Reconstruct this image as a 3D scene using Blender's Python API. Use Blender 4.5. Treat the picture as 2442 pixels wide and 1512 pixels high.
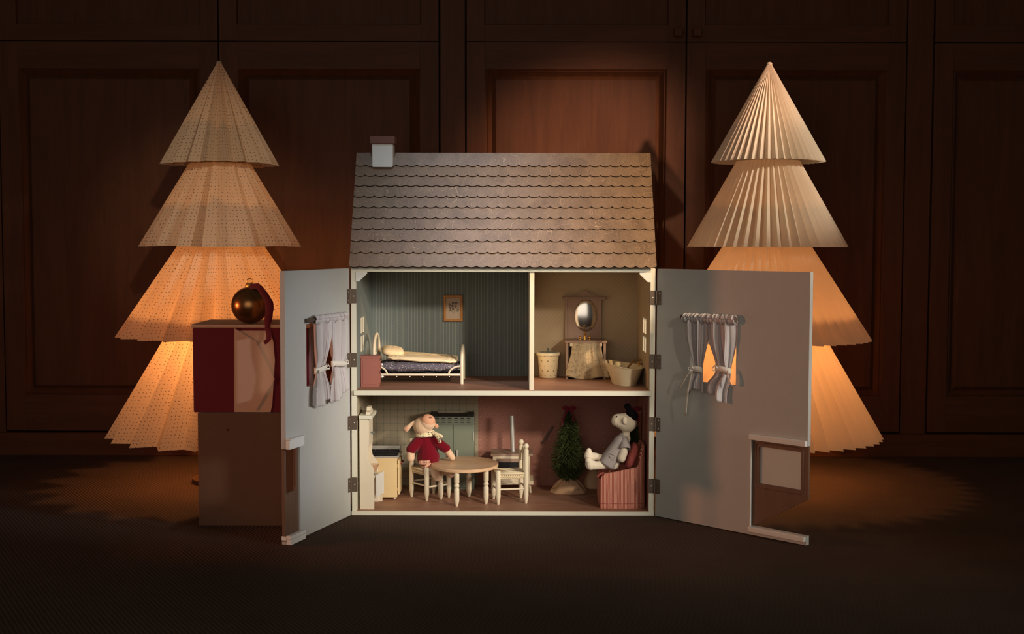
import bpy, bmesh, math, random
from mathutils import Vector, Matrix, Euler
random.seed(7)
PI = math.pi
SC = bpy.context.scene
COL = SC.collection
for _o in list(bpy.data.objects): bpy.data.objects.remove(_o)

# ------------------------------------------------------------------ camera
F = 3000.0                                   # focal length in pixels of the 2442 px wide frame
TH = math.atan(179.0 / F)                    # the camera looks slightly down
CY, CZ = -3.0, 0.6592
CT, ST = math.cos(TH), math.sin(TH)
cam_d = bpy.data.cameras.new('camera'); cam = bpy.data.objects.new('camera', cam_d); COL.objects.link(cam)
cam_d.sensor_fit = 'HORIZONTAL'; cam_d.sensor_width = 36.0; cam_d.lens = F * 36.0 / 2442.0
cam_d.clip_start = 0.05; cam_d.clip_end = 60
cam.matrix_world = (Matrix.Translation((0, CY, CZ)) @ Matrix.Rotation(PI/2 - TH, 4, 'X') @ Matrix.Rotation(math.radians(0.12), 4, 'Z'))
cam_d.dof.use_dof = True; cam_d.dof.focus_distance = 3.03; cam_d.dof.aperture_fstop = 9.0
SC.camera = cam

def ray(u, v):
    b = (756 - v) / F
    return (u - 1221) / F, CT + b * ST, b * CT - ST
def at(u, v, y):                             # the point of the plane y that the photograph shows at (u, v)
    dx, dy, dz = ray(u, v); t = (y - CY) / dy
    return Vector((dx * t, y, CZ + dz * t))
def fl(u, v, z):                             # the same on the horizontal plane z
    dx, dy, dz = ray(u, v); t = (z - CZ) / dz
    return Vector((dx * t, CY + dy * t, z))

# ------------------------------------------------------------------ world, lights, exposure
W = bpy.data.worlds.new('dim_room'); SC.world = W; W.use_nodes = True
W.node_tree.nodes['Background'].inputs[0].default_value = (1.0, 0.9, 0.8, 1)
W.node_tree.nodes['Background'].inputs[1].default_value = 0.04
SC.view_settings.view_transform = 'Standard'; SC.view_settings.look = 'None'
SC.view_settings.exposure = 0.0; SC.view_settings.gamma = 1.0; SC.view_settings.use_curve_mapping = False
SC.cycles.max_bounces = 8; SC.cycles.caustics_reflective = False; SC.cycles.caustics_refractive = False
SC.cycles.use_denoising = True

def aim(o, target):
    o.rotation_euler = (Vector(target) - o.location).to_track_quat('-Z', 'Y').to_euler()
def spot(name, loc, target, power, color, cone, blend, radius):
    d = bpy.data.lights.new(name, 'SPOT'); d.energy = power; d.color = color
    d.spot_size = math.radians(cone); d.spot_blend = blend; d.shadow_soft_size = radius
    o = bpy.data.objects.new(name, d); COL.objects.link(o); o.location = loc; aim(o, target); return o
def area(name, loc, target, power, color, sx, sy):
    d = bpy.data.lights.new(name, 'AREA'); d.energy = power; d.color = color; d.shape = 'RECTANGLE'; d.size = sx; d.size_y = sy
    o = bpy.data.objects.new(name, d); COL.objects.link(o); o.location = loc; aim(o, target); return o
spot('key_lamp', (1.42, -2.50, 1.40), (-0.09, 0.05, 0.28), 190, (1.0, 0.87, 0.68), 16, 0.6, 0.10)
spot('soft_fill', (2.42, -2.20, 0.95), (-0.04, 0.05, 0.28), 320, (1.0, 0.92, 0.80), 19, 0.7, 0.35)
area('camera_fill', (-0.5, -3.7, 1.0), (0.0, 0.1, 0.35), 16, (1.0, 0.90, 0.78), 2.4, 1.6)
spot('door_lamp', (2.4, -1.75, 1.2), (-0.54, -0.18, 0.31), 115, (0.82, 0.89, 1.0), 12, 0.8, 0.04)
spot('panel_spot', (2.4, -2.2, 2.2), (0.20, 0.86, 0.90), 820, (1.0, 0.65, 0.45), 10, 1.0, 0.06)
spot('roof_spot', (2.3, -1.9, 1.75), (0.27, 0.05, 0.72), 500, (1.0, 0.66, 0.36), 15, 1.0, 0.06)
spot('side_spot', (-2.6, -0.70, 0.50), (0.30, -0.10, 0.30), 75, (1.0, 0.33, 0.13), 24, 0.4, 0.05)
spot('right_tree_spot', (2.6, -1.6, 1.6), (0.66, 0.38, 0.84), 290, (1.0, 0.86, 0.68), 11, 0.8, 0.04)
spot('left_tree_spot', (0.2, -2.9, 1.5), (-0.80, 0.40, 0.80), 100, (1.0, 0.76, 0.52), 11, 0.8, 0.04)
spot('cool_roof_spot', (-0.1, -1.4, 2.6), (-0.07, 0.05, 0.74), 190, (0.64, 0.80, 1.0), 15, 1.0, 0.22)  # narrow cool spot added for the sheen mid-roof; no sky here

# ------------------------------------------------------------------ helpers: colour and materials
def L(c):
    c /= 255.0
    return c / 12.92 if c <= 0.04045 else ((c + 0.055) / 1.055) ** 2.4
def rgb(r, g, b): return (L(r), L(g), L(b), 1)

class Sh:
    def __init__(s, name):
        s.m = bpy.data.materials.new(name); s.m.use_nodes = True
        s.t = s.m.node_tree; s.b = s.t.nodes['Principled BSDF']; s._co = {}
    def n(s, typ): return s.t.nodes.new(typ)
    def set(s, sock, val):
        if isinstance(val, bpy.types.NodeSocket): s.t.links.new(val, sock)
        else:
            if hasattr(sock.default_value, '__len__') and not hasattr(val, '__len__'): val = (val,) * len(sock.default_value)
            sock.default_value = val
    def co(s, kind='Object'):
        if 'tc' not in s._co: s._co['tc'] = s.n('ShaderNodeTexCoord')
        return s._co['tc'].outputs[kind]
    def xyz(s, vec=None):
        x = s.n('ShaderNodeSeparateXYZ'); s.set(x.inputs[0], vec or s.co()); return x.outputs
    def math(s, op, a, b=0.0):
        x = s.n('ShaderNodeMath'); x.operation = op; s.set(x.inputs[0], a); s.set(x.inputs[1], b); return x.outputs[0]
    def map(s, scale, vec=None, rot=(0, 0, 0)):
        x = s.n('ShaderNodeMapping'); s.set(x.inputs[0], vec or s.co()); x.inputs['Scale'].default_value = scale; x.inputs['Rotation'].default_value = rot
        return x.outputs[0]
    def noise(s, scale, vec=None, detail=3.0, dist=0.0, rough=0.55):
        x = s.n('ShaderNodeTexNoise'); s.set(x.inputs['Vector'], vec or s.co()); x.inputs['Scale'].default_value = scale
        x.inputs['Detail'].default_value = detail; x.inputs['Distortion'].default_value = dist; x.inputs['Roughness'].default_value = rough
        return x.outputs['Fac']
    def wave(s, scale, vec=None, dist=0.0, detail=2.0, dscale=1.0, typ='BANDS', direction='X'):
        x = s.n('ShaderNodeTexWave'); s.set(x.inputs['Vector'], vec or s.co()); x.wave_type = typ; x.bands_direction = direction
        x.inputs['Scale'].default_value = scale; x.inputs['Distortion'].default_value = dist
        x.inputs['Detail'].default_value = detail; x.inputs['Detail Scale'].default_value = dscale
        return x.outputs['Fac']
    def voro(s, scale, vec=None, rnd=1.0, dim='3D'):
        x = s.n('ShaderNodeTexVoronoi'); x.voronoi_dimensions = dim; s.set(x.inputs['Vector'], vec or s.co())
        x.inputs['Scale'].default_value = scale; x.inputs['Randomness'].default_value = rnd
        return x.outputs['Distance']
    def ramp(s, fac, stops):
        x = s.n('ShaderNodeValToRGB'); s.set(x.inputs[0], fac); e = x.color_ramp.elements
        while len(e) < len(stops): e.new(0.5)
        for k, (p, c) in enumerate(stops): e[k].position = p; e[k].color = c
        return x.outputs[0]
    def mix(s, fac, a, b):
        x = s.n('ShaderNodeMix'); x.data_type = 'RGBA'; s.set(x.inputs[0], fac); s.set(x.inputs[6], a); s.set(x.inputs[7], b)
        return x.outputs[2]
    def line(s, coord, period, width):       # mask of thin lines at the multiples of period
        return s.math('LESS_THAN', s.math('PINGPONG', coord, period / 2), width / 2)
    def bump(s, h, strength=0.3, dist=0.001):
        x = s.n('ShaderNodeBump'); s.set(x.inputs['Height'], h); x.inputs['Strength'].default_value = strength; x.inputs['Distance'].default_value = dist
        s.t.links.new(x.outputs[0], s.b.inputs['Normal']); return s
    def out(s, col, rough=0.6, metal=0.0, spec=0.5, sheen=0.0):
        s.set(s.b.inputs['Base Color'], col); s.set(s.b.inputs['Roughness'], rough); s.b.inputs['Metallic'].default_value = metal
        s.b.inputs['Specular IOR Level'].default_value = spec
        if sheen: s.b.inputs['Sheen Weight'].default_value = sheen
        return s.m
def sc4(c, k): return (min(1, c[0]*k), min(1, c[1]*k), min(1, c[2]*k), 1)

def plain(name, c, rough=0.6, metal=0.0, var=0.12, nscale=60, bump=0.0, bscale=900, spec=0.4, sheen=0.0):
    s = Sh(name); f = s.noise(nscale)
    col = s.mix(f, sc4(c, 1 - var), sc4(c, 1 + var))
    if bump: s.bump(s.noise(bscale, detail=2), bump, 0.0006)
    return s.out(col, rough, metal, spec, sheen)
def wood(name, c1, c2, stretch=(6, 60, 60), scale=1.0, rough=0.5, bump=0.1, spec=0.4, fine=True):
    s = Sh(name); v = s.map(stretch)
    a = s.noise(scale, v, 5, 1.2)
    g = s.noise(scale * 7, v, 4, 0.4)
    col = s.ramp(a, [(0.3, c1), (0.7, c2)])
    col = s.mix(s.math('MULTIPLY', g, 0.45 if fine else 0.15), col, sc4(c1, 0.7))
    s.bump(g, bump, 0.0006)
    return s.out(col, rough, 0, spec)

M = {}
M['cream'] = plain('cream_paint', rgb(222, 217, 198), 0.5, var=0.05, nscale=25, bump=0.08, bscale=350)
M['cream2'] = plain('warm_cream_paint', rgb(224, 210, 186), 0.5, var=0.05, nscale=25, bump=0.08, bscale=400)
M['white'] = plain('white_paint', rgb(225, 222, 215), 0.5, var=0.04)
M['panel'] = plain('pale_grey_paint', rgb(184, 182, 176), 0.62, var=0.04, nscale=40, bump=0.15, bscale=700)
M['panel_out'] = plain('outside_paint', rgb(205, 196, 182), 0.6, var=0.05)
M['hinge'] = plain('dark_bronze', rgb(104, 88, 76), 0.45, 0.35, var=0.2, nscale=200)
M['screw'] = plain('bright_screw', rgb(225, 220, 210), 0.3, 0.6, var=0.05)
M['gold'] = plain('brass', rgb(214, 160, 80), 0.3, 0.9, var=0.1)
M['steel'] = plain('brushed_steel', rgb(190, 184, 176), 0.38, 0.45, var=0.1, nscale=300)
M['black'] = plain('black_iron', rgb(28, 26, 26), 0.5, 0.1, var=0.2)
M['slot'] = plain('dark_gap', rgb(16, 15, 14), 0.9, var=0.1)
M['plywood'] = wood('plywood_floor', rgb(176, 128, 102), rgb(140, 98, 78), (5, 45, 60), 1.0, 0.5, 0.08)
M['table_wood'] = wood('oak_tabletop', rgb(232, 192, 152), rgb(212, 168, 130), (9, 60, 60), 1.0, 0.4, 0.05, fine=False)
M['pale_wood'] = plain('whitewashed_wood', rgb(224, 208, 180), 0.5, var=0.06, nscale=40)
M['chim_cap'] = plain('brick_brown_paint', rgb(118, 76, 64), 0.6, var=0.1)
M['pink_paint'] = plain('dusty_rose_paint', rgb(158, 97, 86), 0.55, var=0.06, bump=0.06)
M['taupe'] = plain('taupe_paint', rgb(158, 130, 112), 0.55, var=0.06)
M['fridge'] = plain('sage_green_enamel', rgb(122, 128, 112), 0.45, var=0.05)
M['stove'] = plain('warm_cream_enamel', rgb(226, 198, 148), 0.45, var=0.05)
M['picture_frame'] = wood('honey_wood', rgb(206, 142, 74), rgb(182, 116, 56), (40, 40, 10), 1.0, 0.45, 0.05)
M['paper_print'] = plain('art_paper', rgb(196, 172, 148), 0.8, var=0.04)
M['plum'] = plain('plum_ink', rgb(44, 18, 28), 0.8, var=0.1)
M['ink'] = plain('dark_green_ink', rgb(36, 34, 30), 0.8, var=0.1)
M['enamel'] = plain('cream_enamel', rgb(228, 212, 176), 0.3, var=0.04, spec=0.5)
M['blue_knob'] = plain('slate_blue_glaze', rgb(104, 116, 118), 0.35, var=0.1)
M['hose'] = plain('braided_hose', rgb(146, 108, 62), 0.5, 0.2, var=0.2, nscale=500, bump=0.5, bscale=900)
M['orb'] = plain('cream_orb', rgb(232, 220, 178), 0.9, var=0.1, nscale=400, bump=0.3)
M['plush'] = plain('cream_plush', rgb(232, 196, 164), 0.95, var=0.07, nscale=250, bump=0.5, bscale=1200, sheen=0.3, spec=0.2)
M['plush_w'] = plain('white_plush', rgb(236, 220, 196), 0.95, var=0.06, nscale=250, bump=0.5, bscale=1200, sheen=0.3, spec=0.2)
M['muzzle'] = plain('peach_plush', rgb(228, 170, 138), 0.95, var=0.08, nscale=250, bump=0.4, bscale=1200, spec=0.2)
M['thread'] = plain('dark_thread', rgb(40, 26, 24), 0.9, var=0.1)
M['hair'] = plain('black_wool', rgb(20, 18, 20), 1.0, var=0.3, nscale=400, bump=1.0, bscale=700, spec=0.1)
M['red_velvet'] = plain('dark_red_velvet', rgb(96, 16, 30), 0.85, var=0.15, nscale=120, sheen=0.5, spec=0.2)
M['crimson'] = plain('crimson_ribbon', rgb(128, 16, 42), 0.75, var=0.1, sheen=0.3, spec=0.2)
M['needle'] = plain('bottle_brush_green', rgb(84, 92, 52), 0.75, var=0.45, nscale=70, spec=0.3)
M['twig'] = plain('grey_twig', rgb(110, 92, 80), 0.8, var=0.2, nscale=150, bump=0.3)
M['kraft'] = plain('kraft_paper', rgb(170, 124, 92), 0.8, var=0.1, nscale=30, bump=0.15, bscale=300)
M['wrap'] = plain('blush_wrapping_paper', rgb(196, 156, 128), 0.75, var=0.05, nscale=20, bump=0.1, bscale=300)
M['bauble'] = plain('aged_gold_metal', rgb(150, 104, 62), 0.3, 0.9, var=0.35, nscale=60)
M['quilt'] = plain('cream_linen', rgb(236, 214, 176), 0.9, var=0.05, nscale=90, bump=0.4, bscale=500, spec=0.2)
M['rush'] = plain('rush_cord', rgb(226, 206, 170), 0.85, var=0.15, nscale=250, bump=0.4, bscale=900, spec=0.2)
M['tie'] = plain('cotton_tape', rgb(226, 216, 204), 0.9, var=0.05, bump=0.3, bscale=900, spec=0.2)
M['brown_door'] = wood('brown_door_paint', rgb(118, 88, 70), rgb(100, 74, 58), (60, 60, 6), 1.0, 0.5, 0.08)
M['mirror'] = plain('mirror_silver', rgb(225, 218, 210), 0.16, 1.0, var=0.0)
M['lamp_base'] = wood('dark_lamp_base', rgb(92, 62, 44), rgb(70, 46, 34), (60, 60, 10))

def m_roof():
    s = Sh('stained_plywood_roof'); g0 = s.n('ShaderNodeNewGeometry'); pos = g0.outputs['Position']
    p = s.xyz(pos); row = s.math('FLOOR', s.math('MULTIPLY', p[2], 34.0))   # neighbouring courses come from other spots of the veneer
    cmb = s.n('ShaderNodeCombineXYZ'); s.set(cmb.inputs[0], p[0]); s.set(cmb.inputs[1], row); s.set(cmb.inputs[2], p[2])
    inf = s.n('ShaderNodeObjectInfo'); off = s.n('ShaderNodeVectorMath'); off.operation = 'MULTIPLY_ADD'
    s.set(off.inputs[0], inf.outputs['Location']); off.inputs[1].default_value = (0, 37.0, 23.0); s.set(off.inputs[2], pos)
    v0 = off.outputs[0]
    a = s.noise(1.0, s.map((16, 16, 9), v0), 5, 1.0); g = s.noise(1.0, s.map((420, 420, 60), v0), 3, 0.3); pit = s.noise(1.0, s.map((900, 900, 700), v0), 2)
    col = s.ramp(a, [(0.25, rgb(84, 66, 52)), (0.5, rgb(116, 95, 76)), (0.78, rgb(142, 118, 95))])
    w = s.noise(1.0, s.map((19, 19, 3.6), v0), 1.5, 0.7)
    cont = s.math('PINGPONG', s.math('MULTIPLY', w, 12.0), 0.5)
    ln = s.math('LESS_THAN', cont, 0.022)
    gate = s.math('GREATER_THAN', s.noise(14, v0, detail=1), 0.50)
    col = s.mix(s.math('MULTIPLY', s.math('MULTIPLY', ln, gate), 0.5), col, rgb(222, 190, 150))
    col = s.mix(s.ramp(g, [(0.35, (0, 0, 0, 1)), (0.75, (.6, .6, .6, 1))]), col, rgb(84, 62, 46))
    col = s.mix(s.ramp(pit, [(0.40, (0, 0, 0, 1)), (0.75, (.5, .5, .5, 1))]), col, rgb(186, 154, 120))
    s.bump(s.math('ADD', g, pit), 0.25, 0.0005)
    return s.out(col, 0.40, 0, 0.6)
M['roof'] = m_roof()
M['burnt'] = plain('burnt_cut_edge', rgb(24, 17, 14), 0.9, var=0.1)

def m_cupboard(name, horizontal=False):
    s = Sh(name); v = s.map((4, 40, 40) if horizontal else (40, 40, 4))
    a = s.noise(0.8, v, 5, 0.8); g = s.noise(7, v, 4, 0.3)
    col = s.ramp(a, [(0.3, rgb(88, 52, 32)), (0.7, rgb(104, 63, 40))])
    col = s.mix(s.math('MULTIPLY', g, 0.4), col, rgb(64, 38, 26))
    s.bump(g, 0.1, 0.0008)
    return s.out(col, 0.5, 0, 0.16)
M['cup_v'] = m_cupboard('mahogany_upright'); M['cup_h'] = m_cupboard('mahogany_rail', True)
M['cup_dark'] = plain('cupboard_gap', rgb(12, 9, 8), 0.9)

def m_carpet():
    s = Sh('brown_ribbed_carpet'); x = s.xyz()
    d = s.math('ADD', s.math('MULTIPLY', x[0], 0.85), s.math('MULTIPLY', x[1], 0.5))
    jit = s.math('MULTIPLY', s.noise(60, detail=2), 0.004)
    rib = s.math('PINGPONG', s.math('ADD', d, jit), 0.004)
    rib = s.math('MULTIPLY', rib, 250)
    spk = s.noise(600, detail=2)
    h = s.math('ADD', rib, spk)
    col = s.ramp(s.noise(4, detail=4), [(0.3, rgb(88, 70, 59)), (0.7, rgb(101, 81, 69))])
    col = s.mix(s.math('MULTIPLY', s.math('SUBTRACT', 1.0, rib), 0.6), col, rgb(42, 33, 28))
    fleck = s.math('GREATER_THAN', s.noise(420, detail=1), 0.72)
    col = s.mix(s.math('MULTIPLY', fleck, 0.5), col, rgb(120, 104, 90))
    s.bump(h, 0.7, 0.003)
    return s.out(col, 0.95, 0, 0.1)
M['carpet'] = m_carpet()

def m_stripe_paper():
    s = Sh('blue_striped_wallpaper'); x = s.xyz()
    u = s.math('ADD', x[0], x[1])
    ln = s.line(u, 0.0077, 0.0014); ln2 = s.line(s.math('ADD', u, 0.00385), 0.0077, 0.0026)
    dots = s.line(s.math('ADD', x[2], s.math('MULTIPLY', u, 0.5)), 0.005, 0.0018)
    col = s.mix(s.noise(40), rgb(110, 118, 117), rgb(119, 127, 125))
    col = s.mix(s.math('MULTIPLY', s.math('MULTIPLY', ln2, dots), 0.35), col, rgb(160, 162, 150))
    col = s.mix(s.math('MULTIPLY', ln, 0.55), col, rgb(186, 184, 168))
    return s.out(col, 0.7, 0, 0.2)
M['stripe_paper'] = m_stripe_paper()
def m_trellis():
    s = Sh('beige_trellis_wallpaper'); x = s.xyz(); u = s.math('ADD', x[0], x[1])
    a = s.line(s.math('ADD', u, x[2]), 0.0112, 0.0012); b = s.line(s.math('SUBTRACT', u, x[2]), 0.0112, 0.0012)
    f = s.math('MAXIMUM', a, b)
    col = s.mix(s.math('MULTIPLY', f, 0.26), s.mix(s.noise(40), rgb(172, 152, 124), rgb(182, 161, 133)), rgb(120, 106, 84))
    return s.out(col, 0.7, 0, 0.2)
M['trellis'] = m_trellis()
def m_grid():
    s = Sh('beige_check_wallpaper'); x = s.xyz(); u = s.math('ADD', x[0], x[1])
    a = s.line(u, 0.0183, 0.0014); b = s.line(x[2], 0.0183, 0.0014)
    k = s.math('MULTIPLY', s.line(u, 0.0183, 0.0034), s.line(x[2], 0.0183, 0.0034))
    col = s.mix(s.noise(50), rgb(160, 146, 122), rgb(168, 153, 129))
    col = s.mix(s.math('MULTIPLY', s.math('MAXIMUM', a, b), 0.6), col, rgb(112, 124, 108))
    col = s.mix(s.math('MULTIPLY', k, 0.45), col, rgb(92, 108, 104))
    return s.out(col, 0.7, 0, 0.2)
M['check'] = m_grid()
def m_dot():
    s = Sh('rose_dotted_wallpaper'); x = s.xyz(); u = s.math('ADD', x[0], x[1])
    k = s.math('MULTIPLY', s.line(u, 0.0205, 0.0024), s.line(x[2], 0.0205, 0.0024))
    k2 = s.math('MULTIPLY', s.line(s.math('ADD', u, 0.0018), 0.0205, 0.003), s.line(s.math('SUBTRACT', x[2], 0.002), 0.0205, 0.003))
    col = s.mix(s.noise(45), rgb(158, 108, 94), rgb(166, 116, 102))
    col = s.mix(s.math('MULTIPLY', k, 0.7), col, rgb(206, 158, 134))
    col = s.mix(s.math('MULTIPLY', k2, 0.35), col, rgb(100, 60, 52))
    return s.out(col, 0.7, 0, 0.2)
M['dot_paper'] = m_dot()

def dotted(name, base, dot, scale, thr, rnd=0.25, dim3=True, rough=0.9, uv=False, fac=1.0):
    s = Sh(name)
    d = s.voro(scale, s.co('UV') if uv else s.co(), rnd, '2D' if uv else '3D')
    f = s.math('LESS_THAN', d, thr)
    col = s.mix(s.math('MULTIPLY', f, fac), s.mix(s.noise(80), sc4(base, .93), sc4(base, 1.05)), dot)
    s.bump(s.noise(900), 0.3, 0.0005)
    return s.out(col, rough, 0, 0.2)
M['scarf'] = dotted('spotted_scarf', rgb(238, 220, 184), rgb(30, 26, 34), 230, 0.30)
M['pants'] = dotted('spotted_pink_cotton', rgb(232, 176, 150), rgb(96, 40, 46), 260, 0.28)
M['navy'] = dotted('navy_floral_cotton', rgb(98, 92, 104), rgb(236, 226, 214), 330, 0.22, 1.0)
M['sack'] = dotted('natural_cotton_sack', rgb(212, 172, 136), rgb(50, 34, 28), 75, 0.12, 0.9)
M['star_kraft'] = dotted('dark_star_kraft_paper', rgb(104, 78, 62), rgb(60, 36, 28), 20, 0.06, 0.8)
M['bin'] = None
def m_floral():
    s = Sh('sprigged_green_cotton')
    a = s.noise(420, detail=3, rough=0.6); g = s.noise(110, detail=1)
    f = s.math('MULTIPLY', s.math('GREATER_THAN', a, 0.53), s.math('GREATER_THAN', g, 0.52))
    col = s.mix(s.math('MULTIPLY', f, 0.6), rgb(190, 170, 138), rgb(104, 90, 64))
    s.bump(s.noise(700), 0.3, 0.0005)
    return s.out(col, 0.9, 0, 0.2)
M['floral'] = m_floral()
def m_knit():
    s = Sh('crimson_knit'); x = s.xyz()
    w = s.math('PINGPONG', s.math('MULTIPLY', x[0], 500), 0.5); w2 = s.math('PINGPONG', s.math('MULTIPLY', x[2], 420), 0.5)
    h = s.math('ADD', w, s.math('MULTIPLY', w2, 0.5))
    col = s.mix(h, rgb(92, 4, 22), rgb(142, 12, 36))
    s.bump(h, 0.5, 0.001)
    return s.out(col, 0.95, 0, 0.15, 0.2)
M['knit'] = m_knit()
M['grey_shirt'] = plain('grey_marl_cotton', rgb(172, 160, 156), 0.95, var=0.12, nscale=500, bump=0.4, bscale=1100, spec=0.2)
def m_chairstripe():
    s = Sh('rose_striped_linen'); x = s.xyz(s.co('UV'))
    j = s.math('MULTIPLY', s.noise(30, s.co('UV'), 2), 0.0015)
    st = s.math('PINGPONG', s.math('ADD', x[0], j), 0.0017)
    f = s.math('LESS_THAN', st, 0.0006)
    col = s.mix(f, s.mix(s.noise(90), rgb(166, 84, 70), rgb(178, 94, 78)), rgb(226, 172, 148))
    s.bump(s.math('ADD', s.noise(900), s.math('MULTIPLY', f, 0.5)), 0.4, 0.0006)
    return s.out(col, 0.9, 0, 0.2)
M['chair_stripe'] = m_chairstripe()
M['rose_cloth'] = plain('rose_linen', rgb(168, 84, 78), 0.9, var=0.1, nscale=120, bump=0.4, bscale=800, spec=0.2)
def m_curtain():
    s = Sh('pale_striped_cotton'); x = s.xyz(s.co('UV'))
    a = s.line(x[0], 0.25, 0.012); b = s.line(s.math('ADD', x[0], 0.03), 0.25, 0.012)
    col = s.mix(s.noise(60), rgb(208, 200, 200), rgb(220, 212, 210))
    col = s.mix(s.math('MULTIPLY', s.math('MAXIMUM', a, b), 0.6), col, rgb(150, 112, 116))
    s.bump(s.noise(1200), 0.3, 0.0005)
    s.out(col, 0.9, 0, 0.2)
    t = s.n('ShaderNodeBsdfTranslucent'); s.set(t.inputs[0], col)
    mx = s.n('ShaderNodeMixShader'); mx.inputs[0].default_value = 0.22
    s.t.links.new(s.b.outputs[0], mx.inputs[1]); s.t.links.new(t.outputs[0], mx.inputs[2])
    s.t.links.new(mx.outputs[0], s.t.nodes['Material Output'].inputs[0])
    return s.m
M['curtain'] = m_curtain()
def m_paper(name, c, dots):
    s = Sh(name)
    if dots:
        d = s.voro(95, s.co('UV'), 0.35, '2D'); f = s.math('LESS_THAN', d, 0.13)
        col = s.mix(s.math('MULTIPLY', f, 0.8), c, rgb(86, 62, 48))
    else:
        col = s.mix(s.noise(300), sc4(c, .95), sc4(c, 1.03))
    s.out(col, 0.85, 0, 0.15)
    t = s.n('ShaderNodeBsdfTranslucent'); s.set(t.inputs[0], col)
    mx = s.n('ShaderNodeMixShader'); mx.inputs[0].default_value = 0.35
    s.t.links.new(s.b.outputs[0], mx.inputs[1]); s.t.links.new(t.outputs[0], mx.inputs[2])
    s.t.links.new(mx.outputs[0], s.t.nodes['Material Output'].inputs[0])
    return s.m
M['paper_dot'] = m_paper('dotted_lamp_paper', rgb(226, 202, 172), True)
M['paper_plain'] = m_paper('plain_lamp_paper', rgb(232, 216, 194), False)
def m_frost(name, c, trans):
    s = Sh(name); s.out(c, 0.35, 0, 0.4); s.b.inputs['Transmission Weight'].default_value = trans; return s.m
M['pane'] = m_paper('milky_pane', rgb(236, 234, 226), False)
def m_glass(name, c):
    s = Sh(name); s.out(c, 0.08, 0, 0.5); s.b.inputs['Transmission Weight'].default_value = 0.85
    s.b.inputs['IOR'].default_value = 1.2; return s.m
M['bowl_glass'] = m_glass('peach_glass', rgb(250, 224, 204)); M['bowl_blue'] = m_glass('blue_glass', rgb(110, 140, 160))
def m_bin():
    s = Sh('spotted_cream_enamel'); x = s.xyz()
    ang = s.math('MULTIPLY', s.math('ARCTAN2', x[1], x[0]), 0.026)
    row = s.math('FLOOR', s.math('DIVIDE', x[2], 0.013))
    u = s.math('ADD', ang, s.math('MULTIPLY', row, 0.0085))
    du = s.math('PINGPONG', u, 0.0085); dz = s.math('PINGPONG', s.math('ADD', x[2], 0.0065), 0.0065)
    r = s.math('SQRT', s.math('ADD', s.math('MULTIPLY', du, du), s.math('MULTIPLY', dz, dz)))
    col = s.mix(s.math('LESS_THAN', r, 0.0014), rgb(232, 214, 174), rgb(84, 54, 36))
    return s.out(col, 0.35, 0, 0.4)
M['bin'] = m_bin()

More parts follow.
